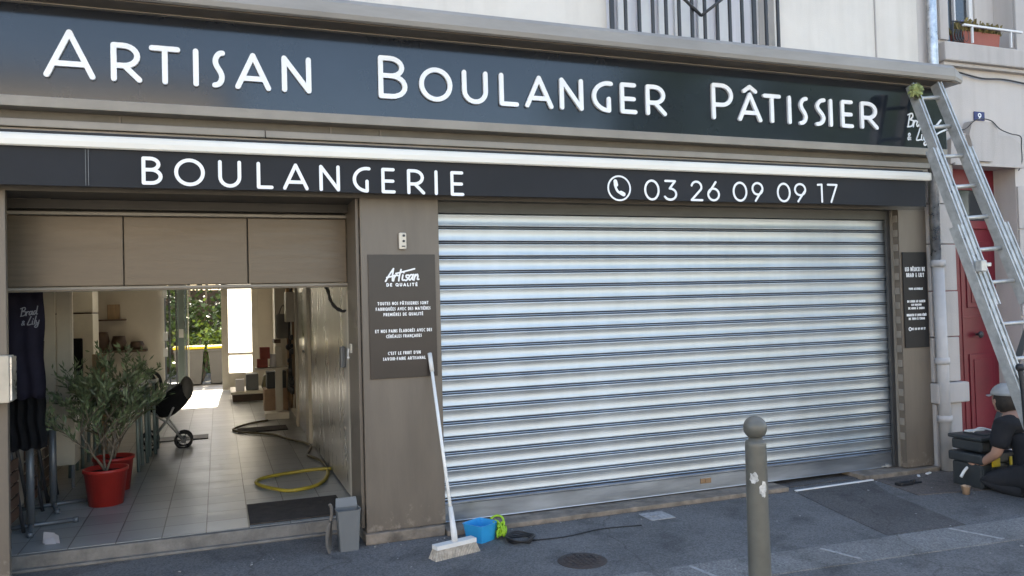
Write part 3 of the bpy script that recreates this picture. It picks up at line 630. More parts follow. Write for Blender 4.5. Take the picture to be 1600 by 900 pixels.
s = MB(); s.box((.884, .29, 1.285), (.8945, .36, 1.35), .004); o = s.build('wall_socket', M['off_white']); tag(o, 'small white socket box on the inner side of the entrance pillar', 'socket')
s = MB(); s.tube([(.889, .43, 1.31), (.885, .425, 1.28), (.885, .425, 1.25)], .006, 8); s.ball((.885, .425, 1.245), .011)
o = s.build('padlock', M['white_gloss']); tag(o, 'small white padlock hanging beside the socket box at the entrance', 'padlock')
# letter box on the left jamb
lb = thing('letter_box', 'cream metal letter box fixed to the jamb at the left of the entrance', 'letter box', (-1.22, -.1, 1.12))
MB().box((-1.42, -.16, 1.115), (-1.132, -.032, 1.385), .006).build('body', M['box_cream'], lb)
MB().box((-1.1315, -.15, 1.125), (-1.119, -.036, 1.378), .003).build('side_plate', M['zinc'], lb)
MB().box((-1.39, -.165, 1.33), (-1.2, -.1605, 1.35), .001).build('slot', M['iron'], lb)

# ================================================================== NEIGHBOUR HOUSE
nh = thing('neighbour_house', 'pale rendered house number 9 with red front door and stone door surround', 'house', (7.5, 0, 0))
mb = MB()
for a, b in (((6.051, .0, 2.8), (6.41, .35, 3.7)), ((7.23, 0, 0), (16, .35, 3.7)), ((6.41, 0, 2.8), (7.23, .35, 3.7)), ((6.051, 0, 3.7), (6.41, .35, 8.2)), ((7.28, 0, 3.7), (16, .35, 8.2)), ((6.41, 0, 5.5), (7.28, .35, 8.2)), ((6.41, 0, 3.7), (7.28, .35, 3.92))): mb.box(a, b)
mb.build('front_wall', M['pale_wall'], nh)
q = MB()
zq = [.0, .6, .79, 1.2, 1.62, 2.05, 2.42, 2.8]
for i, (a, b) in enumerate(zip(zq, zq[1:])):
    o_ = .03 if i != 1 else .08
    q.box((6.062 if i != 1 else 6.045, -o_, a+.004), (6.385+(.006 if i % 2 else 0)+(.04 if i == 1 else 0), .3, b-.004), .008 if i != 1 else .014)
q.build('quoin', M['pale_stone'], nh)
q = MB(); 
for i in range(8):
    a = .1+i*.42; o_ = .03 if i % 2 else 0
    if a+.41 < 2.8: q.box((7.235-.0, -.02, a), (7.5+o_, -.001, a+.41), .006)
q.build('jamb_stone', M['pale_stone'], nh)
q = MB(); q.poly([(6.34, -.05, 2.79), (7.26, -.05, 2.79), (7.24, -.05, 3.02), (7.12, -.05, 3.08), (6.46, -.05, 3.08), (6.36, -.05, 3.02)], (0, .05, 0)); q.box((6.36, -.08, 2.775), (7.25, -.051, 2.8), .004)
q.build('lintel', M['pale_stone'], nh)
q = MB(); q.poly([(6.62, -.09, 2.82), (6.83, -.09, 2.82), (6.92, -.09, 3.06), (6.88, -.09, 3.19), (6.58, -.09, 3.19), (6.54, -.09, 3.06)], (0, .09, 0)); q.build('keystone', M['pale_stone'], nh)
# band course below the window and the window
q = MB(); q.box((6.29, -.06, 3.7), (16, -.001, 3.735), .01); q.box((6.27, -.1, 3.736), (16, -.001, 3.91), .012); q.build('band_course', M['pale_stone'], nh)
for a, b in (((6.3, -.03, 3.95), (6.405, -.001, 5.5)), ((7.285, -.03, 3.911), (7.5, -.001, 5.5))): MB().box(a, b, .006).build('window_surround', M['pale_stone'], nh)
wn = MB(); y = .22
for a, b in ((6.411, 6.47), (6.78, 6.80), (6.98, 7.03)): wn.box((a, y, 3.92), (b, y+.05, 5.5), .004)
wn.box((6.411, y+.002, 3.92), (7.03, y+.048, 3.97)); w = wn.build('window', M['white_paint'], nh)
MB().box((6.47, y+.03, 3.97), (7.279, y+.036, 5.5)).build('pane', M['glass_dark'], w)
cu = MB(); cu.box((6.475, y+.005, 3.98), (6.66, y+.028, 5.4), .004); cu.build('curtain', M['curtain'], w)
MB().box((7.03, y-.02, 3.92), (7.28, y+.02, 5.5)).build('reveal', M['pale_wall'], nh)
# red door
dr = MB(); y = .25
dr.box((6.39, y, .12), (7.24, y+.05, 2.22), .003); dr.box((6.39, y-.03, 2.22), (7.24, y+.05, 2.3), .006); dr.box((6.39, y-.02, 2.3), (6.46, y+.04, 2.8)); dr.box((7.17, y-.02, 2.3), (7.24, y+.04, 2.8)); dr.box((6.46, y-.02, 2.6), (7.17, y+.04, 2.8))
for x0, x1, a, b in ((6.76, 6.775, .12, 2.2), (6.775, 7.2, 1.35, 1.37)): dr.box((x0, y-.008, a), (x1, y-.0005, b), .002)
for x0, x1, z0_, z1 in ((6.83, 7.16, .25, 1.0), (6.83, 7.16, 1.45, 2.1), (6.45, 6.72, .25, 1.0), (6.45, 6.72, 1.45, 2.1)):
    dr.box((x0, y-.012, z0_), (x1, y-.0005, z1), .006); dr.box((x0+.05, y-.02, z0_+.05), (x1-.05, y-.0125, z1-.05), .006)
do = dr.build('door', M['red_door'], nh)
k = MB(); k.cyl((6.93, y-.012, 1.19), (6.93, y-.05, 1.19), .012); k.ball((6.93, y-.06, 1.19), .034, (1, .6, 1), 12); k.lathe([(0.0, 0), (.03, .0), (.03, .004), (0, .004)], (0, 0, 0)) if False else None
k.build('knob', M['iron'], do)
MB().box((6.46, y, 2.3), (7.17, y+.01, 2.6)).build('fanlight', M['glass_dark'], do)
MB().box((6.39, .02, 0), (7.23, .3, .115), .008).build('door_step', M['pale_stone'], nh)
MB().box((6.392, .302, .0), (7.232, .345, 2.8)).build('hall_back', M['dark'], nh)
MB().box((6.06, .36, 8.0), (16, 6, 8.2)).build('roof', M['opp_roof'], nh)
MB().box((6.06, 5.9, 0), (16, 6.1, 8.0)).build('rear_wall', M['pale_wall'], nh)

# house number, cable, flower box
np_ = thing('house_number_plate', 'blue enamel house number plate with white 9 above the keystone', 'number plate', (6.776, -.01, 3.22))
MB().box((6.708, -.012, 3.222), (6.842, -.001, 3.306), .003).build('plate', M['blue_plate'], np_)
g = MB(); glyph(g, '9', 6.752, 6.797, 3.234, .058, .011, -.0135, .001); g.build('numeral', M['white_letter'], np_)
c = MB(); c.tube(catmull([(6.2, -.03, 3.68), (6.5, -.03, 3.655), (6.8, -.03, 3.62), (7.1, -.03, 3.63), (7.6, -.03, 3.6), (8.5, -.03, 3.6)], 6), .008, 6)
o = c.build('wall_cable', M['iron']); tag(o, 'thick dark cable sagging along the wall under the flower box window', 'cable')
c = MB(); c.tube(catmull([(6.2, -.02, 3.06), (6.35, -.07, 3.1), (6.5, -.075, 3.11), (6.62, -.1, 3.2), (6.8, -.1, 3.205), (6.92, -.1, 3.13), (7.1, -.07, 3.1), (7.23, -.07, 3.08), (7.29, -.03, 3.0), (7.29, -.03, 2.85), (7.24, -.03, 2.76)], 6), .005, 6)
o = c.build('doorbell_wire', M['iron']); tag(o, 'thin dark wire looping over the stone lintel of the red door', 'wire')
fb = thing('flower_box', 'terracotta flower box with withered plants on the upper window sill', 'flower box', (6.8, 0, 3.915))
MB().poly([(6.55, -.07, 3.915), (6.99, -.07, 3.915), (7.01, -.07, 4.04), (6.53, -.07, 4.04)], (0, .14, 0)).build('box', M['terracotta'], fb)
pl = MB()
for i in range(420):
    c0 = Vector((random.uniform(6.52, 7.04), random.uniform(-.07, .07), 4.03)); t = c0+Vector((random.uniform(-.05, .05), random.uniform(-.05, .03), random.uniform(.02, .12)))
    sd = Vector((random.uniform(-1, 1), random.uniform(-1, 1), .2)).normalized()*.007
    pl.quad([c0-sd, c0+sd, t+sd*1.6, t-sd*1.6])
pl.build('plants', M['dry_plant'], fb, True)
pl = MB()
for i in range(40):
    c0 = Vector((random.uniform(6.6, 6.7), random.uniform(-.03, .05), random.uniform(4.1, 4.15))); pl.ball(c0, .012, n=6)
pl.build('flowers', M['violet'], fb)
wr = thing('window_rail', 'white rail with black wrought-iron scroll in front of the flower box', 'rail', (6.9, -.1, 3.915))
m_ = MB(); m_.box((6.5, -.115, 4.065), (7.26, -.09, 4.085), .004); m_.box((6.6, -.112, 3.915), (6.615, -.095, 4.064)); m_.box((7.1, -.112, 3.915), (7.115, -.095, 4.064)); m_.build('bar', M['white_paint'], wr)
m_ = MB()
for i in range(5):
    cx = 6.46+.028*i; m_.tube([(cx+.03*math.cos(a/10*2*PI), -.05-.004*i, 3.99+.055*math.sin(a/10*2*PI)) for a in range(10)], .006, 6, True)
m_.tube([(6.43, -.05, 3.916), (6.43, -.05, 4.12)], .008, 6); m_.tube([(6.43, -.05, 4.12), (6.66, -.05, 4.13)], .007, 6); m_.build('scroll', M['iron'], wr)

# drainpipe
dp = thing('drainpipe', 'drainpipe between the two house fronts, bare zinc above and painted pale below', 'drainpipe', (6.12, -.06, 0))
MB().tube([(6.155, -.07, 8.1), (6.15, -.07, 3.66), (6.1, -.07, 3.3), (6.085, -.075, 1.9)], .044, 16).build('zinc_pipe', M['zinc'], dp)
MB().tube([(6.1, -.078, 1.899), (6.115, -.085, .01)], .05, 16).build('cast_pipe', M['pipe_paint'], dp)
for z, x in ((1.87, 6.1), (.99, 6.107), (.47, 6.112)):
    MB().lathe([(.0501, -.03), (.062, -.03), (.064, 0), (.062, .03), (.0501, .03)], (x, -.08, z)).build('collar', M['pipe_paint'], dp)

# balcony railings
def railing(x0, x1, n, label, diamond):
    b = thing('balcony_railing', label, 'railing', ((x0+x1)/2, -.06, 3.66))
    m_ = MB(); m_.box((x0-.03, -.085, 3.662), (x1+.03, -.055, 3.676), .002); m_.box((x0-.03, -.09, 4.6), (x1+.03, -.05, 4.63), .003); m_.build('rail', M['iron'], b)
    m_ = MB()
    for i in range(n):
        x = x0+(x1-x0)*i/(n-1); w_ = .011 if i not in (0, n-3) else .017
        m_.box((x-w_, -.08, 3.677), (x+w_, -.06, 4.599))
    m_.build('bars', M['iron'], b)
    if diamond:
        m_ = MB()
        cx, cz, rx, rz = 3.66, 4.12, .33, .25
        P = [(cx, cz-rz), (cx+rx, cz), (cx, cz+rz), (cx-rx, cz)]
        for i in range(4):
            a, c_ = P[i], P[(i+1) % 4]; m_.tube([(a[0], -.094, a[1]), (c_[0], -.094, c_[1])], .013, 6)
        m_.build('diamond', M['iron'], b)
railing(2.87, 4.43, 14, 'dark iron balcony railing with a diamond motif in front of white shutters', True)
railing(-.85, .755, 14, 'dark iron balcony railing cut by the top edge, bottom rail just above the hood', False)

# ================================================================== LADDER
ld = thing('extension_ladder', 'aluminium extension ladder leaning against the hood beside the red door', 'ladder', (5.85, -1.5, 0))
Lt, Lb = Vector((5.60, -.31, 3.385)), Vector((5.76, -1.42, .0)); Rt_, Rb = Vector((5.885, -.31, 3.415)), Vector((6.16, -1.42, .0))
nrm = Vector((0, -1, .28)).normalized()
def rail(mb, a, b, off, dx, w=.032, dpt=.07):
    dirv = (b-a).normalized(); sx = (Vector((1, 0, 0))-dirv*dirv.x).normalized(); nn = dirv.cross(sx).normalized()
    if nn.y > 0: nn = -nn
    a = a+nn*off+sx*dx; b = b+nn*off+sx*dx
    vs = []
    for p in (a, b):
        for i, j in ((-1, -1), (1, -1), (1, 1), (-1, 1)): vs.append(mb.bm.verts.new(p+sx*w*.5*i+nn*dpt*.5*j))
    for i in range(4): mb.bm.faces.new((vs[i], vs[(i+1) % 4], vs[4+(i+1) % 4], vs[4+i]))
    mb.bm.faces.new(vs[:4]); mb.bm.faces.new(vs[4:])
    return a, b, sx, nn
def lp(t): return Lt.lerp(Lb, t)
def rp_(t): return Rt_.lerp(Rb, t)
for nm, t0, t1, off, dx in (('inner_section', 0, .56, .0, 0), ('middle_section', .175, .80, .0, -.05), ('outer_section', .37, 1.0, .0, -.1)):
    m_ = MB(); rail(m_, lp(t0), lp(t1), off, dx, .04); rail(m_, rp_(t0), rp_(t1), off, -dx, .04)
    # lips of the channel
    rail(m_, lp(t0), lp(t1), .043, dx-.018, .012, .016); rail(m_, lp(t0), lp(t1), .043, dx+.018, .012, .016)
    rail(m_, rp_(t0), rp_(t1), .043, -dx+.018, .012, .016); rail(m_, rp_(t0), rp_(t1), .043, -dx-.018, .012, .016)
    m_.build('side_rails', M['aluminium'], ld)
    t = t0+.035; lim = {'inner_section': 9, 'middle_section': .54, 'outer_section': .78}[nm]
    while t < t1-.01:
        m_ = MB(); a = lp(t)+Vector((dx, 0, 0)); b_ = rp_(t)+Vector((-dx, 0, 0))
        if nm == 'inner_section' or t > lim: m_.tube([a+Vector((.024, 0, 0)), b_-Vector((.024, 0, 0))], .017, 8); m_.build('rung', M['aluminium'], ld)
        m_ = MB(); m_.ball(a+nrm*.037, .013, (1, .7, 1), 8); m_.build('rivet', M['iron'], ld)
        t += .0785
m_ = MB(); m_.box((5.56, -.95, 1.76), (5.62, -.89, 1.85), .01); m_.box((5.63, -.94, 1.8), (5.68, -.9, 1.83), .006); m_.build('locking_hook', M['aluminium'], ld)
m_ = MB(); rail(m_, Vector((6.07, -.95, 1.37)), Vector((6.5, -.12, .02)), 0, 0, .028, .04); m_.build('stay_bar', M['grey_steel'], ld)
m_ = MB(); m_.box((5.42, -1.47, 0), (6.5, -1.37, .045), .006); m_.build('foot_bar', M['aluminium'], ld)
# green sponge cloth on the ladder top
m_ = MB()
m_.ball((5.575, -.385, 3.33), .038, (1, .8, 1.4), 10)
for i in range(260):
    a = Vector((random.gauss(0, 1), random.gauss(0, 1), random.gauss(0, 1))).normalized(); p0 = Vector((5.575+a.x*.038, -.385+a.y*.03, 3.33+a.z*.055)); p1 = p0+a*random.uniform(.005, .035)+Vector((0, 0, -.012)); sd = a.orthogonal().normalized()*.006
    m_.quad([p0-sd, p0+sd, p1+sd, p1-sd])
single('cleaning_cloth', m_, M['moss'], 'lime green cleaning cloth tied round the top of the ladder', 'cloth')
m_ = MB(); m_.tube(catmull([(5.60, -1.2, 1.02), (5.60, -1.22, .85), (5.58, -1.25, .5), (5.57, -1.27, .22), (5.55, -1.29, .1), (5.48, -1.33, .02), (5.5, -1.4, .015)], 6), .019, 8); m_.ball((5.6, -1.2, 1.03), .032, n=8)
single('rope', m_, M['rubber'], 'thick black rope hanging from the ladder down to the pavement', 'rope')

# ================================================================== BOLLARD
bo = thing('bollard', 'olive grey steel bollard with ball top and white scuffs', 'bollard', (1.965, -2.835, 0))
r = .0405; bx, by = 1.965, -2.835
MB().lathe([(.0455, 0), (.0455, .3), (.043, .6), (r, 1.02), (r, 1.036), (.037, 1.042), (.028, 1.046), (.026, 1.055)], (bx, by, 0), 40).build('post', M['bollard'], bo)
MB().ball((bx, by, 1.093), .0455, n=40).build('ball_top', M['bollard'], bo)
def scuff(az, z, w_, h_, seed):
    random.seed(seed); pts = []
    for i in range(18):
        a = 2*PI*i/18; k = random.uniform(.7, 1.15); pts.append((az+w_*k*math.cos(a), z+h_*k*math.sin(a)))
    m_ = MB(); rad = lambda z_: (r+.0043*max(0, (1.02-z_)/1.02)*1.2)+.0012
    cen = m_.bm.verts.new((bx+rad(z)*math.cos(az), by+rad(z)*math.sin(az), z)); vs = [m_.bm.verts.new((bx+rad(zz)*math.cos(aa), by+rad(zz)*math.sin(aa), zz)) for aa, zz in pts]
    for i in range(18): m_.bm.faces.new((cen, vs[i], vs[(i+1) % 18]))
    return m_
scuff(R(-141), .905, .42, .024, 3).build('scuff', M['scuff'], bo); scuff(R(-93), .858, .38, .032, 5).build('scuff', M['scuff'], bo)
random.seed(11)

# ================================================================== THINGS ON THE PAVEMENT
br = thing('broom', 'white-handled broom leaning against the edge of the roller shutter', 'broom', (1.4, -.47, 0))
MB().tube([(1.4, -.46, .15), (1.385, -.016, 1.26)], .0115, 12).build('handle', M['white_gloss'], br)
MB().tube([(1.3868, -.06, 1.15), (1.3849, -.01, 1.275)], .0155, 12).build('grip', M['white_plastic'], br)
MB().tube([(1.402, -.475, .085), (1.4005, -.463, .14), (1.3978, -.405, .29)], [.02, .021, .015], 12).build('socket', M['white_plastic'], br)
c0 = Vector((1.40, -.475, 0)); dv = Vector((.96, .27, 0)).normalized(); nv = Vector((-.27, .96, 0))
def obox(mb, u0, u1, v0, v1, z0_, z1, k=1.):
    A = [(u0, v0), (u1, v0), (u1, v1), (u0, v1)]; vs = []
    for z_, kk in ((z0_, k), (z1, 1.)):
        for u, v_ in A: vs.append(mb.bm.verts.new(c0+dv*u*(1+(kk-1)*.35)+nv*v_*kk+Vector((0, 0, z_))))
    for i in range(4): mb.bm.faces.new((vs[i], vs[(i+1) % 4], vs[4+(i+1) % 4], vs[4+i]))
    mb.bm.faces.new(vs[:4]); mb.bm.faces.new(vs[4:])
m_ = MB(); obox(m_, -.148, .148, -.033, .033, .062, .088); m_.build('head', M['white_plastic'], br)
m_ = MB()
for i in range(27):
    u = -.142+i*.0109
    for v_ in (-.026, -.009, .009, .026): obox(m_, u-.0034, u+.0034, v_-.006, v_+.006, .0, .062, 1.45)
m_.build('bristles', M['bristle'], br)
# bucket
bu = thing('bucket', 'small square cyan plastic bucket under the corner of the roller shutter', 'bucket', (1.66, -.24, 0))
def sqbucket(cx, cy, ang, w0, w1, h, wall=.004, wy=1.):
    m_ = MB(); loops = []
    for w_, z_ in ((w0, 0), (w1, h), (w1+.008, h), (w1+.008, h+.004), (w1-wall, h+.004), (w0-wall, .006)):
        loop = []
        for i in range(24):
            t = 2*PI*i/24; ct, st = math.cos(t), math.sin(t); k_ = 1/max(abs(ct), abs(st)); k_ = min(k_, 1.32)
            p_ = Vector((ct*k_*w_/2, st*k_*w_/2*wy, 0)); p_.rotate(Matrix.Rotation(ang, 3, 'Z')); loop.append(m_.bm.verts.new((cx+p_.x, cy+p_.y, z_)))
        loops.append(loop)
    for A, B in zip(loops, loops[1:]):
        for i in range(24): m_.bm.faces.new((A[i], A[(i+1) % 24], B[(i+1) % 24], B[i]))
    m_.bm.faces.new(loops[0]); m_.bm.faces.new(loops[-1]); return m_
sqbucket(1.655, -.235, R(30), .145, .18, .115).build('body', M['cyan'], bu)
m_ = MB(); 
for k_ in range(5):
    pts = [(1.79+random.uniform(-.035, .035), -.27+random.uniform(-.05, .05), .012+.12*abs(math.sin(j*1.1+k_))*random.uniform(.3, 1)) for j in range(11)]
    m_.tube(catmull(pts, 4), .0065, 6)
m_.tube(catmull([(1.74, -.2, .125), (1.79, -.2, .14), (1.82, -.24, .12), (1.81, -.26, .02)], 5), .008, 6)
single('green_net', m_, M['lime'], 'tangled lime green cord beside the cyan bucket', 'cord')
m_ = MB()
for k_ in range(4): m_.tube([(1.885+(.075+.008*k_)*math.cos(a/20*2*PI), -.385+(.085+.006*k_)*math.sin(a/20*2*PI), .01+.008*k_+.006*math.sin(a+k_)) for a in range(20)], .006, 6, True)
single('cable_coil', m_, M['rubber'], 'coiled thin black cable on the asphalt beside the lime green cord', 'cable')
m_ = MB(); m_.tube(catmull([(1.96, -.42, .006), (2.2, -.44, .006), (2.5, -.38, .006), (2.8, -.42, .006)], 5), .004, 5)
single('cable_end', m_, M['rubber'], 'loose thin black cable trailing over the asphalt towards the manhole', 'cable')
mh = MB(); mh.lathe([(0, .004), (.15, .004), (.155, .001)], (2.09, -.93, 0), 32)
for i in range(-4, 5):
    for j in range(-4, 5):
        if i*i+j*j < 17: mh.box((2.09+i*.03-.009, -.93+j*.03-.009, .004), (2.09+i*.03+.009, -.93+j*.03+.009, .008), .002)
single('manhole_cover', mh, M['stone_strip'], 'round rusty brown manhole cover set in the asphalt', 'manhole cover').data.materials[0] = mat('rusty_iron', (.05, .038, .034), .7, var=.3, scale=30)
ac = MB(); ac.box((2.93, -.34, 0), (3.13, -.14, .005), .002); ac.box((2.98, -.26, .0051), (3.03, -.22, .009), .002); ac.box((3.05, -.22, .0051), (3.09, -.2, .008), .002)
single('access_cover', ac, M['line'], 'small square pale metal access cover in the asphalt before the shutter', 'access cover')
bn = thing('waste_bin', 'small grey rectangular plastic bin standing at the foot of the entrance pillar', 'bin', (.79, -.05, 0))
mb_ = sqbucket(.787, -.055, 0, .125, .155, .265, .005, .8); mb_.build('body', M['grey_plastic'], bn)
m_ = MB(); m_.poly([(.715, .01, .269), (.86, .01, .269), (.855, .028, .325), (.72, .028, .325)], (0, .006, 0)); m_.build('back_rim', M['grey_plastic'], bn)
du = thing('dustpan', 'worn grey dustpan standing on edge beside the small grey bin', 'dustpan', (.65, -.06, 0))
P = [(.648, -.11, .0), (.628, -.125, .06), (.63, -.12, .16), (.655, -.1, .2), (.672, -.03, .2), (.675, -.01, .13), (.665, -.06, .05)]
m_ = MB(); m_.poly(P, (.012, .006, 0)); m_.build('pan', M['pan_grey'], du)
m_ = MB(); m_.tube(catmull([(.672, -.055, .2), (.68, -.055, .24), (.678, -.06, .29), (.665, -.065, .315)], 4), [.011]*13, 8); m_.build('handle', M['pan_grey'], du)
m_ = MB(); m_.box((4.42, -.1, .0045), (5.26, -.075, .014), .003, (R(1.5), 'Z', (4.84, -.09, 0)))
single('metal_strip', m_, M['white_paint'], 'thin white metal strip lying across the gap in the threshold', 'strip')
m_ = MB(); m_.box((5.28, -.36, .005), (5.42, -.29, .03), .008); m_.box((5.42, -.335, .005), (5.54, -.31, .02), .005); m_.cyl((5.4, -.35, .035), (5.46, -.33, .035), .012)
single('hand_tool', m_, M['rubber'], 'small black hand tool lying on the pavement before the far pillar', 'tool')
for i, (x, y_, l_, z) in enumerate(((5.83, -.13, .08, 'white sliver of plastic lying near the drainpipe foot'), (5.7, -.17, .05, 'short white offcut lying left of the drainpipe foot'))):
    m_ = MB(); m_.box((x, y_, .006), (x+l_, y_+.022, .018), .004, (R(20+30*i), 'Z', (x, y_, 0))); single('offcut', m_, M['white_paint'], z, 'offcut')
m_ = MB(); m_.lathe([(0, .001), (.025, .001), (.034, .06), (.037, .062), (.034, .066), (.03, .06)], (5.54, -.75, 0), 16); m_.ball((5.52, -.755, .068), .022, (1.3, 1, .5), 8)
single('paper_cup', m_, M['tan'], 'tan paper cup on the pavement in front of the tool boxes', 'cup')
random.seed(5); m_ = MB()
for i in range(130):
    x = random.uniform(-1, 6.2); y_ = random.choice((random.uniform(-.14, -.04), random.uniform(-1.9, -.05))); q = random.uniform(.003, .009)
    if .6 < x < .95 and y_ > -.2: continue
    m_.box((x, y_, .001), (x+q*random.uniform(1, 2), y_+q, .001+q*.6), 0, (random.uniform(0, 3), 'Z', (x, y_, 0)))
o = m_.build('litter', M['line']); o['kind'] = 'stuff'; tag(o, 'scattered pale grit and crumbs along the foot of the shop front', 'litter')

# ================================================================== TOOL BOXES AND PERSON
def toolbox(z, h, label, x0=5.74, x1=6.17, y0=-.74, y1=-.42):
    t = thing('toolbox', label, 'tool box', ((x0+x1)/2, (y0+y1)/2, z))
    m_ = MB(); m_.box((x0+.02, y0+.02, z), (x1-.02, y1-.02, z+h*.7), .02); 
    for x in (x0+.02, x0+.12, x1-.12, x1-.05): m_.box((x, y0+.008, z+.02), (x+.025, y0+.0195, z+h*.66), .004)
    m_.build('body', M['tool_black'], t)
    m_ = MB(); m_.box((x0, y0, z+h*.7+.003), (x1, y1, z+h), .02); m_.box((x0+.1, y0+.07, z+h), (x1-.1, y1-.07, z+h+.012), .005); m_.build('lid', M['tool_black'], t)
    for a, b in ((x0+.1, x0+.19), (x1-.13, x1-.05)): MB().box((a, y0-.012, z+h*.64), (b, y0-.001, z+h*.88), .006).build('latch', M['yellow'], t)
toolbox(0, .285, 'large black tool box with yellow latches, the bottom one of the stack')
toolbox(.299, .125, 'shallow black tool box with yellow latches on top of the larger one')
m_ = MB(); m_.tube(catmull([(5.8, -.62, .455), (5.9, -.6, .475), (6.0, -.62, .452)], 5), .008, 6); m_.box((5.84, -.55, .437), (6.02, -.5, .45), .004)
single('hand_tools', m_, M['white_plastic'], 'few pale hand tools lying on the upper tool box', 'tool')

def skin(verts, edges, radii, root=0, sub=2):
    me = bpy.data.meshes.new('t'); me.from_pydata(verts, edges, []); o = bpy.data.objects.new('t', me); C.objects.link(o)
    md = o.modifiers.new('s', 'SKIN'); md.use_smooth_shade = True
    sv = me.skin_vertices[0].data
    for i, r_v in enumerate(radii):
        rr = r_v if isinstance(r_v, tuple) else (r_v, r_v); sv[i].radius = rr; sv[i].use_root = (i == root)
    sb = o.modifiers.new('u', 'SUBSURF'); sb.levels = sub; sb.render_levels = sub
    dg = bpy.context.evaluated_depsgraph_get(); dg.update(); ev = o.evaluated_get(dg); m2 = bpy.data.meshes.new_from_object(ev)
    b = MB(); b.bm.from_mesh(m2); bpy.data.objects.remove(o); bpy.data.meshes.remove(m2); bpy.data.meshes.remove(me)
    for f in b.bm.faces: f.smooth = True
    return b
pe = thing('person', 'person kneeling by the tool boxes in black T-shirt, dark trousers and white cap', 'person', (5.7, -1.1, 0))
V = [(5.70, -1.12, .23), (5.70, -1.08, .38), (5.70, -1.01, .52), (5.70, -.95, .60), (5.70, -.905, .665), (5.70, -.88, .73),
     (5.535, -.97, .575), (5.50, -.93, .36), (5.545, -.74, .235), (5.865, -.96, .575), (5.93, -.92, .37), (5.86, -.72, .26),
     (5.62, -1.10, .2), (5.57, -.74, .1), (5.6, -1.08, .07), (5.78, -1.10, .2), (5.83, -.74, .1), (5.8, -1.08, .07)]
Eg = [(0, 1), (1, 2), (2, 3), (3, 4), (4, 5), (3, 6), (6, 7), (7, 8), (3, 9), (9, 10), (10, 11), (0, 12), (12, 13), (13, 14), (0, 15), (15, 16), (16, 17)]
rad = [.12, .11, .13, .1, .052, .06, .055, .042, .028, .055, .042, .028, .085, .06, .05, .085, .06, .05]
b = skin(V, Eg, rad)
b.ball((5.695, -.865, .765), .1, (.82, .98, 1.18), 20)         # skull
hd = Vector((.2, .98, 0)); hc = Vector((5.695, -.865, .755)); sdv = Vector((.98, -.2, 0))
b.tube([hc+hd*.088+Vector((0, 0, .02)), hc+hd*.112+Vector((0, 0, -.012)), hc+hd*.09+Vector((0, 0, -.02))], [.008, .014, .008], 8)
for s_ in (-1, 1): b.ball(hc+sdv*.082*s_, .026, (.5, .8, 1.1), 8)
b.ball(hc+hd*.06+Vector((0, 0, -.07)), .036, (1, 1, .8), 10)
def hand(b, w_, fwd, side, s_):
    fwd = Vector(fwd).normalized(); side = Vector(side).normalized(); up = fwd.cross(side).normalized(); w_ = Vector(w_)
    b.tube([w_-fwd*.015, w_+fwd*.03, w_+fwd*.085], [.026, .034, .03], 10)
    for i, L_ in enumerate((.068, .078, .072, .056)):
        o_ = w_+fwd*.07+side*(-.03+.02*i)
        b.tube(catmull([o_, o_+fwd*L_*.5-up*.006*s_, o_+fwd*L_*.75-up*.03*s_, o_+fwd*L_*.7-up*.05*s_], 3), [.0095]*9+[.007], 7)
    o_ = w_+fwd*.02-side*.028
    b.tube(catmull([o_, o_-side*.025+fwd*.03-up*.01*s_, o_-side*.015+fwd*.06-up*.03*s_], 3), [.012]*6+[.008], 7)
hand(b, (5.55, -.735, .232), (.35, .9, -.15), (1, -.3, 0), 1); hand(b, (5.856, -.71, .257), (-.3, .95, -.1), (-1, -.3, 0), -1)
body = b.build('body', M['skin'], pe)
Vs = [V[0], V[1], V[2], V[3], (5.70, -.92, .635), V[6], (5.505, -.935, .39), V[9], (5.925, -.925, .4), (5.70, -1.14, .15)]
b = skin(Vs, [(0, 1), (1, 2), (2, 3), (3, 4), (3, 5), (5, 6), (3, 7), (7, 8), (0, 9)], [(.155, .14), (.145, .125), (.16, .13), (.125, .1), .062, .085, .074, .085, .074, (.15, .14)])
b.build('t_shirt', M['black_shirt'], pe)
Vt = [(5.70, -1.14, .2), V[12], V[13], (5.6, -1.12, .075), V[15], V[16], (5.8, -1.12, .075)]
b = skin(Vt, [(0, 1), (1, 2), (2, 3), (0, 4), (4, 5), (5, 6)], [.14, .11, .078, .06, .11, .078, .06]); b.build('trousers', M['trousers'], pe)
m_ = MB()
for x in (5.6, 5.8): m_.tube([(x, -1.1, .06), (x, -1.2, .05), (x, -1.28, .045)], [.045, .05, .032], 10)
m_.build('shoes', M['rubber'], pe)
m_ = MB(); m_.ball((5.695, -.868, .758), .108, (.86, .98, 1.12), 32)
for v in list(m_.bm.verts):
    p_ = v.co-Vector((5.695, -.868, .758))
    if p_.z > .075 or Vector((p_.x, p_.y, 0)).dot(hd) > .022+.25*p_.z or p_.z < -.098: m_.bm.verts.remove(v)
m_.build('hair', M['hair'], pe)
m_ = MB(); m_.ball((5.695, -.868, .79), .113, (.86, 1.0, .95), 20)
for v in list(m_.bm.verts):
    if v.co.z < .795: m_.bm.verts.remove(v)
cr = [Vector((5.695, -.868, .797))+hd*(.1*math.cos(a)+.0)+sdv*.09*math.sin(a) for a in [R(-70+14*i) for i in range(11)]]
ou = [p_+hd*.075*(math.cos(R(-70+14*i))**.6) - Vector((0, 0, .014)) for i, p_ in enumerate(cr)]
for i in range(10): m_.quad([cr[i], cr[i+1], ou[i+1], ou[i]])
cp = m_.build('cap', M['cap_cloth'], pe); sf = cp.modifiers.new('thick', 'SOLIDIFY'); sf.thickness = .004
pe.location = Vector(pe.location)+Vector((.245, .06, -.035))
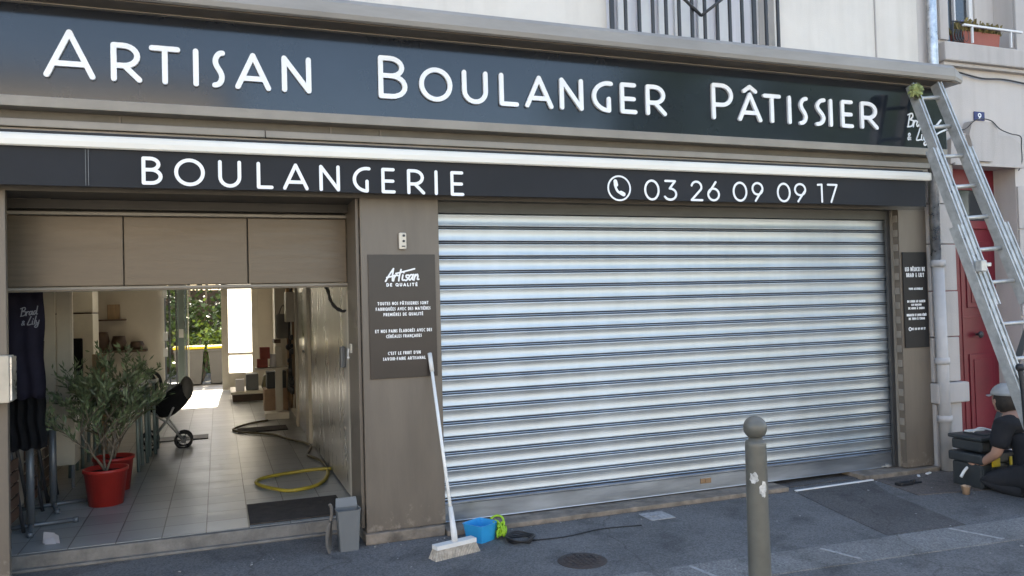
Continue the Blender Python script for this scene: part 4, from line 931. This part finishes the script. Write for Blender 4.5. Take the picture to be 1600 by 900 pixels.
m_ = MB(); m_.tube(catmull([(5.68, -.59, .09), (5.72, -.59, .135), (5.78, -.58, .165), (5.85, -.56, .18)], 5), .012, 8)
single('scraper', m_, M['white_gloss'], 'curved white tool handle held by the kneeling person', 'tool')

# ================================================================== INSIDE THE SHOP
def olive(x, y, label, seed, sc=1., leaves=1250):
    random.seed(seed)
    t = thing('olive_tree', label, 'potted tree', (x, y, .1), 'olive trees in red pots at the entrance')
    pot = MB(); pot.lathe([(.0, .1), (.125, .1), (.158, .36), (.168, .362), (.168, .388), (.155, .388), (.15, .35), (0, .35)], (x, y, 0), 32); pot.build('pot', M['red_pot'], t)
    s_ = MB(); s_.lathe([(0, .356), (.146, .352)], (x, y, 0), 20); s_.build('soil', M['soil'], t)
    tr = MB(); tips = []
    def branch(p, d_, l_, r_v, dep):
        n = 4; pts = [p]; 
        for i in range(n):
            d_ = (d_+Vector((random.uniform(-.2, .2), random.uniform(-.2, .2), random.uniform(-.05, .15)))).normalized(); pts.append(pts[-1]+d_*l_/n)
        tr.tube(pts, [r_v*(1-.5*i/n) for i in range(n+1)], 6)
        if dep < 3:
            for q in pts[1:]: 
                if dep >= 1: tips.append((q, d_))
            for k_ in range(4 if dep == 0 else 3):
                a = random.uniform(0, 2*PI); dd = (d_*.8+Vector((math.cos(a), math.sin(a), .25))*.75).normalized()
                branch(pts[-1] if k_ < 2 else pts[2], dd, l_*random.uniform(.6, .85), r_v*.55, dep+1)
        else:
            for q in pts: tips.append((q, d_))
    for k_ in range(3):
        a = k_*2.1+seed; branch(Vector((x, y, .35)), Vector((math.cos(a)*.45, math.sin(a)*.35, .9)).normalized(), .36*sc, .0105, 0)
    tr.build('trunk', M['bark'], t)
    lf = MB(); 
    for i in range(leaves):
        q, d_ = random.choice(tips); p_ = q+d_*random.uniform(-.05, .05)+Vector((random.gauss(0, .005), random.gauss(0, .005), random.gauss(0, .005)))
        dd = (d_*1.0+Vector((random.uniform(-1, 1), random.uniform(-1, 1), random.uniform(-.4, .9)))).normalized(); L_ = random.uniform(.045, .085)
        sd = dd.cross(Vector((random.uniform(-1, 1), random.uniform(-1, 1), random.uniform(-1, 1)))).normalized()*random.uniform(.0065, .0105); mid = p_+dd*L_*.5; e_ = p_+dd*L_
        lf.quad([p_, mid-sd, e_, mid+sd])
    lf.build('foliage', M['olive_leaf'], t, True)
olive(-.865, 1.66, 'taller olive tree in a red plastic pot, the nearer one inside the entrance', 4, 1.12, 2000)
olive(-.87, 2.2, 'second olive tree in a red pot half hidden behind the nearer one', 9, .85, 1000)
random.seed(21)
dm = MB(); dm.box((.18, .46, .101), (.86, 1.07, .112), .004); single('door_mat', dm, M['mat_brown'], 'worn brown door mat lying on the tiles at the entrance', 'door mat')
# bistro tables folded beside the left wall
def table(x, y, h, label, loc_rot):
    t = thing('folded_table', label, 'table', (x, y, .1), 'folded bistro tables along the left wall')
    MB().tube([(x, y, .12), (x, y, h)], .027, 12).build('column', M['grey_steel'], t)
    f = MB()
    for a in (loc_rot, loc_rot+PI/2):
        dx, dy = math.cos(a)*.28, math.sin(a)*.28
        f.tube([(x-dx, y-dy, .118), (x+dx, y+dy, .118)], .016, 8)
        for s_ in (-1, 1): f.cyl((x+s_*dx, y+s_*dy, .1), (x+s_*dx, y+s_*dy, .135), .02)
    f.build('foot', M['grey_steel'], t)
    b = MB(); b.box((x-.16, y-.3, h), (x-.13, y+.3, h+.6), .006, (R(3), 'Y', (x, y, h))); b.build('top', M['dark_wood'], t)
table(-1.28, 1.1, .8, 'folded bistro table with grey column standing nearest the left jamb', R(10)); table(-1.25, 1.75, .8, 'folded bistro table with grey column behind the one nearest the jamb', R(15))
def folded_chair(y, label, lean):
    t = thing('folding_chair', label, 'chair', (-1.4, y, .1), 'folded chairs leaning on the left wall')
    for dy in (-.2, .2): MB().tube([(-1.3, y+dy, .1), (-1.3-lean, y+dy, 1.0)], .013, 8).build('leg', M['iron'], t)
    b = MB()
    for i in range(3): b.box((-1.31-lean, y-.2, .72+.1*i), (-1.295-lean, y+.2, .78+.1*i), .003)
    b.build('backrest', M['dark_wood'], t)
    b = MB()
    for i in range(5): b.box((-1.29-lean*.4, y-.19, .22+.085*i), (-1.275-lean*.4, y+.19, .29+.085*i), .003)
    b.build('seat', M['dark_wood'], t)
for y, lb_, ln in ((.78, 'folded dark slatted chair leaning on the left wall, under the hanging banner', .12), (1.42, 'folded dark slatted chair leaning on the left wall between the two folded tables', .14), (2.02, 'folded dark slatted chair leaning on the left wall beside the cream cabinet', .12)): folded_chair(y, lb_, ln)
# black cloth over the tables, violet banner, paper
def drape(x0, x1, z0_, z1, y, amp, nx=24, nz=16, lean=0., th=.01, seedk=0.):
    m_ = MB(); g = [[m_.bm.verts.new((x0+(x1-x0)*i/nx + .006*math.sin(j*.8), y+amp*math.sin(i*1.1+j*.25+seedk)*(1-j/nz*.6)+lean*j/nz, z0_+(z1-z0_)*j/nz + (.01*math.sin(i*.9+seedk) if j == 0 else 0))) for i in range(nx+1)] for j in range(nz+1)]
    for j in range(nz):
        for i in range(nx): f = m_.bm.faces.new((g[j][i], g[j][i+1], g[j+1][i+1], g[j+1][i])); f.smooth = True
    ext = bmesh.ops.solidify(m_.bm, geom=m_.bm.faces[:], thickness=th); return m_
o = single('black_sheet', drape(-1.40, -1.15, .68, 1.2, .95, .022), M['black_cloth'], 'black cloth draped over the folded tables by the left jamb', 'cloth')
bn = thing('hanging_banner', 'violet-black cloth banner with white script hanging behind the left jamb', 'banner', (-1.22, .78, 1.1))
drape(-1.34, -1.12, 1.05, 1.79, .78, .012, 14, 14).build('cloth', M['purple_cloth'], bn)
g = MB(); script_text(g, 'Brad', -1.255, 1.61, .055, .006, .735, .002, .2, .12); script_text(g, '&', -1.25, 1.55, .04, .005, .735, .002); script_text(g, 'Lily', -1.215, 1.55, .055, .006, .735, .002, .2, .1)
g.build('lettering', M['faded_print'], bn)
m_ = MB(); m_.quad([(-1.12, .62, .101), (-1.06, .6, .101), (-1.045, .61, .165), (-1.115, .63, .175)]); m_.quad([(-1.1, .58, .102), (-1.03, .56, .102), (-1.05, .595, .14), (-1.11, .61, .13)]); m_.quad([(-1.06, .6, .101), (-1.01, .57, .101), (-1.02, .59, .15), (-1.05, .61, .16)]); bmesh.ops.solidify(m_.bm, geom=m_.bm.faces[:], thickness=.003)
single('crumpled_paper', m_, M['paper'], 'crumpled white paper lying on the tiles beside the left jamb', 'paper')
m_ = MB(); m_.box((-1.36, .82, 1.44), (-1.24, .84, 1.54), .003, (R(20), 'Y', (-1.3, .82, 1.48))); single('yellow_card', m_, M['yellow'], 'yellow card showing behind the banner by the left jamb', 'card')
# tall white glazed leaves on the left wall
m_ = thing('folded_screen', 'tall cream folding screen of three leaves along the left wall', 'screen', (-1.3, 2.6, .9))
for x0, x1, y0 in ((-1.42, -1.315, 2.3), (-1.31, -1.205, 2.34), (-1.49, -1.425, 2.26)):
    MB().box((x0, y0, .88), (x1, y0+.03, 2.3), .004).build('leaf', M['cream_enamel'], m_)
MB().box((-1.204, 2.33, .88), (-1.186, 2.36, 2.3), .003).build('edge_strip', M['off_white'], m_)
m_ = thing('white_cabinet', 'low cream cabinet behind the folded tables', 'cabinet', (-1.3, 2.5, .1))
MB().box((-1.48, 2.45, .3), (-1.2, 2.75, .86), .008).build('body', M['cream_enamel'], m_); MB().box((-1.5, 2.42, .861), (-1.18, 2.78, .885), .004).build('top', M['off_white'], m_)
for x in (-1.46, -1.22): MB().box((x-.012, 2.46, .1), (x+.012, 2.5, .299)).build('leg', M['grey_steel'], m_)
# nested green metal tables behind the trees
for i, (x, y, lb_) in enumerate(((-.74, 2.95, 'pale green metal table behind the olive trees, the nearest of the nested three'), (-.7, 3.4, 'pale green metal table, the middle one of the nested three'), (-.66, 3.9, 'pale green metal table, the farthest of the nested three near the pushchair'))):
    t = thing('metal_table', lb_, 'table', (x-.3, y+.3, .1), 'nested green metal tables')
    MB().box((x-.6, y-.02, .86), (x+.02, y+.4, .885), .006).build('top', M['green_metal'], t)
    for dx, dy in ((0, 0), (-.58, 0), (0, .38), (-.58, .38)): MB().tube([(x+dx, y+dy, .1), (x+dx-.01*(1 if dx == 0 else -1), y+dy, .86)], .016, 8).build('leg', M['green_metal'], t)
# pushchair
pc = thing('pushchair', 'black pushchair with silver frame standing beside the green tables', 'pushchair', (-.5, 4.3, .1))
m_ = MB(); m_.tube(catmull([(-.76, 4.5, .6), (-.6, 4.35, .56), (-.45, 4.2, .66), (-.36, 4.15, .8)], 5), [.07, .09, .1, .115, .12, .13, .13, .13, .125, .125, .12, .115, .105, .09, .075, .06], 14); m_.build('seat', M['black_cloth'], pc)
m_ = MB(); m_.ball((-.35, 4.2, .76), .13, (.55, 1.1, 1.05), 14); m_.build('hood', M['grey_bag'], pc)
m_ = MB(); 
for dy in (-.12, .18): m_.tube([(-.78, 4.3+dy, .55), (-.55, 4.25+dy, .4), (-.4, 4.2+dy*.4, .2)], .011, 8); m_.tube([(-.4, 4.25+dy, .75), (-.55, 4.25+dy, .42), (-.75, 4.3+dy, .17)], .011, 8)
m_.build('frame', M['aluminium'], pc)
m_ = MB(); m_.tube(catmull([(-.7, 4.25, .62), (-.66, 4.2, .75), (-.69, 4.2, .9), (-.78, 4.2, .99)], 5), .022, 8); m_.tube(catmull([(-.66, 4.45, .62), (-.62, 4.42, .75), (-.65, 4.42, .9), (-.74, 4.42, .97)], 5), .018, 8); m_.build('handle', M['rubber'], pc)
for x, y in ((-.39, 4.17), (-.39, 4.34), (-.75, 4.16), (-.75, 4.5)):
    w = MB(); w.tube([(x+.085*math.cos(a/20*2*PI), y, .185+.085*math.sin(a/20*2*PI)) for a in range(20)], .013, 8, True); wo = w.build('wheel', M['rubber'], pc)
    w = MB(); w.cyl((x, y-.02, .185), (x, y+.02, .185), .03); [w.tube([(x, y, .185), (x+.075*math.cos(a), y, .185+.075*math.sin(a))], .005, 5) for a in (0, 1.26, 2.5, 3.77, 5.03)]; w.build('spokes', M['grey_plastic'], wo)
m_ = MB(); m_.box((-.72, 4.72, .101), (-.14, 5.05, .112), .003); single('rubber_mat', m_, M['rubber'], 'black rubber mat on the tiles behind the pushchair', 'mat')
m_ = MB(); m_.box((.2, 4.95, .101), (.8, 5.35, .112), .003); single('floor_mat', m_, M['mat_brown'], 'dark mat on the tiles crossed by the hose', 'mat')
# hose
HP = [(0.601,5.865),(0.362,5.675),(0.179,5.347),(0.16,5.124),(0.297,4.876),(0.593,4.544),(0.737,4.103),(0.88,3.728),(0.92,3.478),(0.88,3.209),(0.834,2.953),(0.888,2.728),(0.925,2.52),(0.925,2.152),(0.895,1.863),(0.817,1.588),(0.726,1.447),(0.609,1.377),(0.512,1.376),(0.437,1.465),(0.348,1.613),(0.288,1.777),(0.288,1.888),(0.335,1.977),(0.455,2.062),(0.599,2.109),(0.798,2.098),(0.955,2.069)]
ho = thing('hose', 'yellow garden hose coiled over the shop tiles beside the door mat', 'hose', (.6, 1.8, .1))
pts = catmull([(x, y, .117+(.012 if 2.0 < y < 2.1 and x > .6 else 0)) for x, y in HP], 5)
k_ = len(pts)*13//27; MB().tube(pts[:k_+1], .0145, 8).build('dull_length', M['hose_dull'], ho); MB().tube(pts[k_:], .0155, 8).build('yellow_length', M['hose'], ho)
# right wall: steel cold-room doors
cd = thing('cold_room_door', 'tall grey steel door nearest the entrance along the right wall', 'door', (.97, 2.2, .1))
MB().box((.955, .75, .12), (.995, 3.62, 2.5), .006).build('leaf', M['steel_door'], cd)
MB().box((.925, .56, .1), (.996, .74, 2.5), .006).build('edge_post', M['off_white'], cd)
h = MB(); h.box((.915, 1.02, 1.13), (.954, 1.1, 1.3), .01); h.build('handle', M['grey_steel'], cd)
cd = thing('service_door', 'narrower steel door beyond the cold room door with pale frame', 'door', (.97, 4.4, .1))
MB().box((.955, 4.06, .12), (.995, 5.1, 2.5), .006).build('leaf', M['steel_door'], cd)
f = MB(); f.box((.93, 3.72, .1), (.996, 4.02, 2.5), .006); f.box((.93, 5.14, .1), (.996, 5.3, 2.5), .006); f.build('frame', M['cream_enamel'], cd)
h = MB(); h.box((.925, 4.2, 1.1), (.954, 4.3, 1.13), .005); h.build('handle', M['iron'], cd)
c = MB(); P = []
cp_ = catmull([(.77, .75, 1.785), (.793, .75, 1.737), (.807, .75, 1.678), (.839, .75, 1.623), (.882, .75, 1.592), (.92, .75, 1.585)], 24)
for i, q_ in enumerate(cp_): P.append(q_+Vector((.008*math.cos(i*1.5), .012*math.sin(i*1.5), .008*math.cos(i*1.5))))
c.tube(P, .005, 6); single('coiled_cord', c, M['rubber'], 'black coiled cord hanging by the steel door at the entrance', 'cord')
# stand with tray, boxes, bag, pipes
st = thing('work_stand', 'cream steel stand with a tray, standing on a white foot plate', 'stand', (.78, 6.2, .1))
MB().box((.735, 6.16, .2), (.83, 6.24, 1.1), .006).build('post', M['cream_enamel'], st); MB().box((.58, 6.0, .1), (.9, 6.32, .19), .01).build('foot_plate', M['off_white'], st)
MB().box((.47, 6.0, .79), (.93, 6.35, .82), .005).build('tray', M['cream_enamel'], st)
for i, (x0, x1, z0_, z1, lb_) in enumerate(((.49, .63, .822, .94, 'lower red cardboard box on the tray of the stand'), (.53, .66, .942, 1.1, 'upper red cardboard box on the tray of the stand'))):
    m_ = MB(); m_.box((x0, 6.05, z0_), (x1, 6.22, z1), .004); single('red_box', m_, M['red_card'], lb_, 'box', 'red boxes on the stand')
m_ = MB(); m_.tube([(.7, 6.1, .822), (.7, 6.1, 1.0)], [.045, .043], 14); single('paper_roll', m_, M['paper'], 'white paper roll standing on the tray beside the red boxes', 'paper roll')
m_ = MB(); m_.box((.74, 5.85, 1.22), (.93, 6.02, 1.56), .04); m_.tube(catmull([(.78, 5.93, 1.55), (.84, 5.93, 1.68), (.9, 5.93, 1.55)], 5), .008, 6)
single('hanging_bag', m_, M['grey_bag'], 'grey bag hanging on the right wall above the stand', 'bag')
pg = thing('pipe_run', 'run of dark pipes and valves on the right wall behind the stand', 'pipes', (.95, 5.7, .2))
for x, y, z0_, z1, rr in ((.95, 5.5, .3, 2.3, .02), (.96, 5.75, .5, 2.5, .028), (.94, 6.0, .25, 1.2, .018), (.95, 6.5, .3, 2.5, .03)): MB().tube([(x, y, z0_), (x, y, z1)], rr, 8).build('pipe', M['copper'], pg)
m_ = MB(); [m_.ball((.92, 5.5+random.uniform(0, .6), random.uniform(.5, 1.3)), random.uniform(.025, .05), n=8) for i in range(14)]; m_.build('valves', M['iron'], pg)
po = thing('wall_post', 'pale boxed column against the right wall before the back door', 'column', (.9, 7.6, .1)); MB().box((.82, 7.4, .1), (.998, 7.7, 2.79), .006).build('shaft', M['cream_enamel'], po)
MB().box((.8, 7.38, 1.1), (.9, 7.72, 1.16), .004).build('band', M['dark_wood'], po)
pal = thing('low_platform', 'low cream platform with dark base near the back door', 'platform', (.55, 9, .1))
MB().box((.2, 8.6, .1), (.92, 9.5, .22), .01).build('base', M['dark_wood'], pal); MB().box((.17, 8.56, .221), (.95, 9.55, .27), .008).build('top', M['off_white'], pal)
m_ = MB(); m_.box((.42, 8.7, .271), (.62, 9.0, .55), .02); single('grey_crate', m_, M['grey_plastic'], 'grey blue crate on the low cream platform', 'crate')
m_ = MB(); m_.box((.66, 8.65, .271), (.86, 8.9, .52), .04, (R(12), 'Y', (.76, 8.7, .27))); single('yellow_bag', m_, M['hose_dull'], 'yellowish bag leaning on the grey crate', 'bag')
for x0, y0, z0_, w_, d_, h_, mm, nm, lb_ in ((.62, 6.9, .101, .34, .4, .34, 'tan', 'cardboard_box', 'cardboard box on the floor behind the work stand'), (.66, 6.95, .442, .28, .3, .25, 'tool_black', 'black_crate', 'black crate on top of the cardboard box behind the work stand'), (.25, 8.65, .271, .14, .14, .2, 'paper', 'white_bucket', 'small white tub at the left end of the low platform'), (.84, 5.45, 1.45, .12, .3, .4, 'cream_enamel', 'fuse_box', 'cream fuse box on the right wall above the pipes')):
    m_ = MB(); m_.box((x0, y0, z0_), (x0+w_, y0+d_, z0_+h_), .008); m_.box((x0+.01, y0-.006, z0_+h_*.8), (x0+w_-.01, y0-.0005, z0_+h_*.86), .002)
    single(nm, m_, M[mm], lb_, nm.replace('_', ' '))
m_ = MB()
for i in range(3): m_.tube(catmull([(.93, 5.6+.12*i, 1.9), (.9, 5.62+.12*i, 1.4-.1*i), (.92, 5.75+.1*i, .7+.1*i), (.88, 5.9, .5), (.92, 6.0, .95)], 6), .009, 6)
single('hanging_cables', m_, M['rubber'], 'loops of black cable hanging on the right wall beside the fuse box', 'cables')
# back door: fixed leaf, opening, white leaf with frosted pane
bd = thing('back_door', 'white back door leaf with bright frosted pane', 'door', (.38, 10.9, .1))
f = MB(); f.box((.05, 10.87, .1), (.17, 10.92, 2.45), .005); f.box((.61, 10.87, .1), (.72, 10.92, 2.45), .005); f.box((.17, 10.872, .1), (.61, 10.918, .42), .004); f.box((.17, 10.872, 2.25), (.61, 10.918, 2.45), .004); f.box((.17, 10.86, .78), (.61, 10.93, .81), .003); f.build('frame', M['off_white'], bd)
MB().box((.17, 10.89, .42), (.61, 10.9, 2.25)).build('pane', M['frost'], bd)
gd = thing('glazed_door', 'dark framed glazed door folded open at the left of the back doorway', 'door', (-.75, 10.7, .1))
f = MB()
for x, y in ((-.94, 10.78), (-.86, 10.68), (-.74, 10.6), (-.66, 10.66), (-.58, 10.72)): f.box((x-.014, y-.014, .12), (x+.014, y+.014, 2.4), .003)
f.box((-.94, 10.6, 2.38), (-.56, 10.78, 2.44)); f.box((-.94, 10.62, .1), (-.56, 10.76, .3), .004); f.build('frame', M['grey_steel'], gd)
f = MB(); f.box((-.55, 10.72, .12), (-.53, 10.76, 2.4), .003); f.build('edge_strip', M['off_white'], gd)
f = MB()
for x, y, z in ((-.94, 10.75, 1.9), (-.94, 10.75, 1.1), (-.94, 10.75, .8), (-.66, 10.63, 1.15)): f.box((x-.04, y-.01, z), (x+.04, y, z+.16), .003)
f.build('hinge', M['white_gloss'], gd)
MB().box((-.72, 10.64, .3), (-.6, 10.645, 2.36)).build('pane', M['green_metal'], gd)
# left back room: fridge, chair, shelf
fr = thing('tall_fridge', 'tall cream fridge in the back room left of the olive tree', 'fridge', (-2.1, 8, .1))
MB().box((-2.4, 8, .12), (-1.78, 8.6, 1.632), .01).build('lower_door', M['cream_enamel'], fr); MB().box((-2.4, 8, 1.655), (-1.78, 8.6, 2.3), .01).build('upper_door', M['cream_enamel'], fr)
MB().box((-2.39, 8.02, 1.633), (-1.79, 8.58, 1.654)).build('gap', M['dark_wood'], fr)
ch = thing('office_chair', 'dark high-backed chair in the back room before the fridge', 'chair', (-1.7, 5.9, .1))
MB().box((-1.85, 6.0, .62), (-1.64, 6.06, 1.32), .02).build('backrest', M['black_cloth'], ch); MB().box((-1.86, 5.6, .52), (-1.62, 6.0, .6), .02).build('seat', M['black_cloth'], ch)
for x in (-1.84, -1.67):
    for y in (5.62, 5.95): MB().box((x, y, .1), (x+.03, y+.03, .52)).build('leg', M['iron'], ch)
sh = thing('wall_shelf', 'wall shelf with brown pots and baskets on the back wall', 'shelf', (-1.75, 10.6, 1.0))
MB().box((-2.1, 10.55, .92), (-1.25, 10.84, .96), .004).build('board', M['dark_wood'], sh); MB().box((-2.1, 10.6, 1.5), (-1.6, 10.84, 1.53), .004).build('upper_board', M['dark_wood'], sh)
for x, lb_, hh in ((-2.0, 'round brown basket at the left end of the wall shelf', .34), (-1.72, 'brown jar in the middle of the wall shelf', .26), (-1.42, 'low brown bowl at the right end of the wall shelf', .15)):
    m_ = MB(); m_.lathe([(0, 0), (.09, 0), (.13, hh*.5), (.1, hh), (.085, hh), (0, hh*.9)], (x, 10.7, .961), 18); single('basket' if 'basket' in lb_ else 'jar', m_, M['dark_wood'], lb_, 'basket' if 'basket' in lb_ else 'jar')
m_ = MB(); m_.box((-1.9, 10.65, 1.531), (-1.7, 10.8, 1.8), .01); single('wooden_crate', m_, M['wood'], 'small wooden crate on the upper shelf board of the back wall', 'crate')
wp = thing('wooden_board', 'pale wooden board standing upright behind the nearer olive tree', 'board', (-1.25, 4.5, .1)); MB().box((-1.33, 4.5, .1), (-1.19, 4.56, 1.17), .004).build('plank', M['wood'], wp)

# ================================================================== YARD BEHIND
for x, lb_ in ((-.6, 'grey wheelie bin with yellow lid, left of the two seen through the back door'), (.07, 'grey wheelie bin with yellow lid, right of the two seen through the back door')):
    t = thing('wheelie_bin', lb_, 'wheelie bin', (x, 12.9, .06), 'wheelie bins in the yard')
    b = MB(); b.poly([(x-.23, 12.65, .1), (x+.23, 12.65, .1), (x+.29, 12.6, .83), (x-.29, 12.6, .83)], (0, .5, 0)); b.box((x-.3, 12.58, .78), (x+.3, 12.6, .83), .004); b.build('body', M['bin'], t)
    b = MB(); b.box((x-.31, 12.56, .84), (x+.31, 13.15, .9), .015); b.build('lid', M['yellow'], t)
    for s_ in (-1, 1): w = MB(); w.cyl((x+s_*.2, 13.05, .16), (x+s_*.25, 13.05, .16), .1); w.build('wheel', M['rubber'], t)
def bush(name, label, cat, x0, x1, y0, y1, z0_, z1, n, sz, m_, stem=True, trail=False):
    t = thing(name, label, cat, ((x0+x1)/2, (y0+y1)/2, .06)); b = MB(); cl = [(Vector((random.uniform(x0, x1), random.uniform(y0, y1), random.uniform(z0_, z1))), random.uniform(.12, .3)) for i in range(60)]
    for i in range(n):
        c_, rr = random.choice(cl); p_ = c_+Vector((random.gauss(0, rr), random.gauss(0, rr*.6), random.gauss(0, rr))); 
        if p_.z < .08: continue
        d_ = Vector((random.uniform(-1, 1), random.uniform(-1, .4), random.uniform(-.6, .6))).normalized(); sd = d_.cross(Vector((random.uniform(-1, 1), random.uniform(-1, 1), random.uniform(-1, 1)))).normalized(); L_ = sz*random.uniform(.6, 1.3)
        b.quad([p_, p_+d_*L_*.5-sd*L_*.32, p_+d_*L_, p_+d_*L_*.5+sd*L_*.32])
    b.build('foliage', m_, t, True)
    s_ = MB()
    for i in range(7):
        x = random.uniform(x0, x1); y = (y0+y1)/2; s_.tube(catmull([(x, y, .06), (x+random.uniform(-.1, .1), y, z1*.4), (x+random.uniform(-.25, .25), y+random.uniform(-.1, .1), z1*.85)], 4), [.03]*8+[.012], 6)
    s_.build('trunk', M['bark'], t)
bush('ivy_hedge', 'dark leafy hedge filling the yard behind the wheelie bins', 'hedge', -2.2, 1.6, 14.6, 15.6, .3, 3.0, 7500, .13, M['ivy'])
bush('garden_shrub', 'bright green shrub just above the wheelie bin lids', 'shrub', -.8, .5, 13.6, 14.0, .5, 1.15, 1100, .11, M['bush'])
yw = MB(); yw.box((-6, 16.6, 0), (5, 16.8, 2.2)); yw.box((-3.6, 11.0, 0), (-3.4, 16.6, 2.2)); single('dark_yard_backing', yw, M['dark_wood'], 'unseen yard boundary behind the hedge, coloured dark to keep its gaps dark', 'fence')  # unseen yard wall, coloured dark so the hedge gaps do not look bright

# ================================================================== ACROSS THE STREET (seen only as reflections)
oh = thing('opposite_house', 'sunlit cream house across the street', 'house', (-6, -16, 0))
mb = MB(); mb.box((-26, -24, -.1), (.2, -16, 7.2)); mb.build('wall', M['opp_wall'], oh)
MB().poly([(-26.3, -15.7, 7.21), (-26.3, -20, 8.2), (-26.3, -24.3, 7.21)], (26.8, 0, 0)).build('roof', M['opp_roof'], oh)
for x in (-24, -20.5, -17, -13.5, -10, -6.5, -3):
    for z in (.9, 3.8):
        f = MB(); f.box((x-.08, -15.98, z-.08), (x+1.18, -15.94, z+1.78), .01); w = f.build('window', M['white_paint'], oh); MB().box((x, -15.938, z), (x+1.1, -15.93, z+1.7)).build('pane', M['glass_dark'], w)
gw = MB(); gw.box((.6, -16.3, -.13), (40, -16, 2.6), .02); single('garden_wall', gw, M['opp_wall'], 'sunlit low cream wall across the street', 'wall')
def street_tree(x, y, h, label, seed):
    random.seed(seed); t = thing('street_tree', label, 'tree', (x, y, -.13), 'trees across the street')
    s_ = MB(); s_.tube([(x, y, -.13), (x+.1, y, h*.35), (x, y+.1, h*.7)], [.2, .14, .06], 10)
    for k_ in range(5): a = k_*1.3; s_.tube([(x+.05, y, h*(.35+.06*k_)), (x+math.cos(a)*1.1, y+math.sin(a)*1.1, h*(.55+.06*k_))], [.07, .03], 6)
    s_.build('trunk', M['bark'], t)
    b = MB(); cl = [(Vector((x+random.gauss(0, 1.7), y+random.gauss(0, 1.3), h*.64+random.gauss(0, h*.15))), random.uniform(.3, .6)) for i in range(34)]
    for i in range(2200):
        c_, rr = random.choice(cl); p_ = c_+Vector((random.gauss(0, rr), random.gauss(0, rr), random.gauss(0, rr*.8))); d_ = Vector((random.uniform(-1, 1), random.uniform(-1, 1), random.uniform(-1, 1))).normalized(); sd = d_.orthogonal().normalized(); b.quad([p_, p_+d_*.2-sd*.13, p_+d_*.4, p_+d_*.2+sd*.13])
    b.build('crown', M['leaf_street'], t, True)
street_tree(16, -20, 12.5, 'broad green tree across the street behind the low cream wall', 31)
street_tree(21.5, -21, 13.5, 'taller green tree across the street farther along the low wall', 32)
street_tree(27, -21, 14, 'third and widest green tree across the street along the low wall', 33)
street_tree(33, -21.5, 14.5, 'farthest green tree across the street at the end of the low wall', 34)
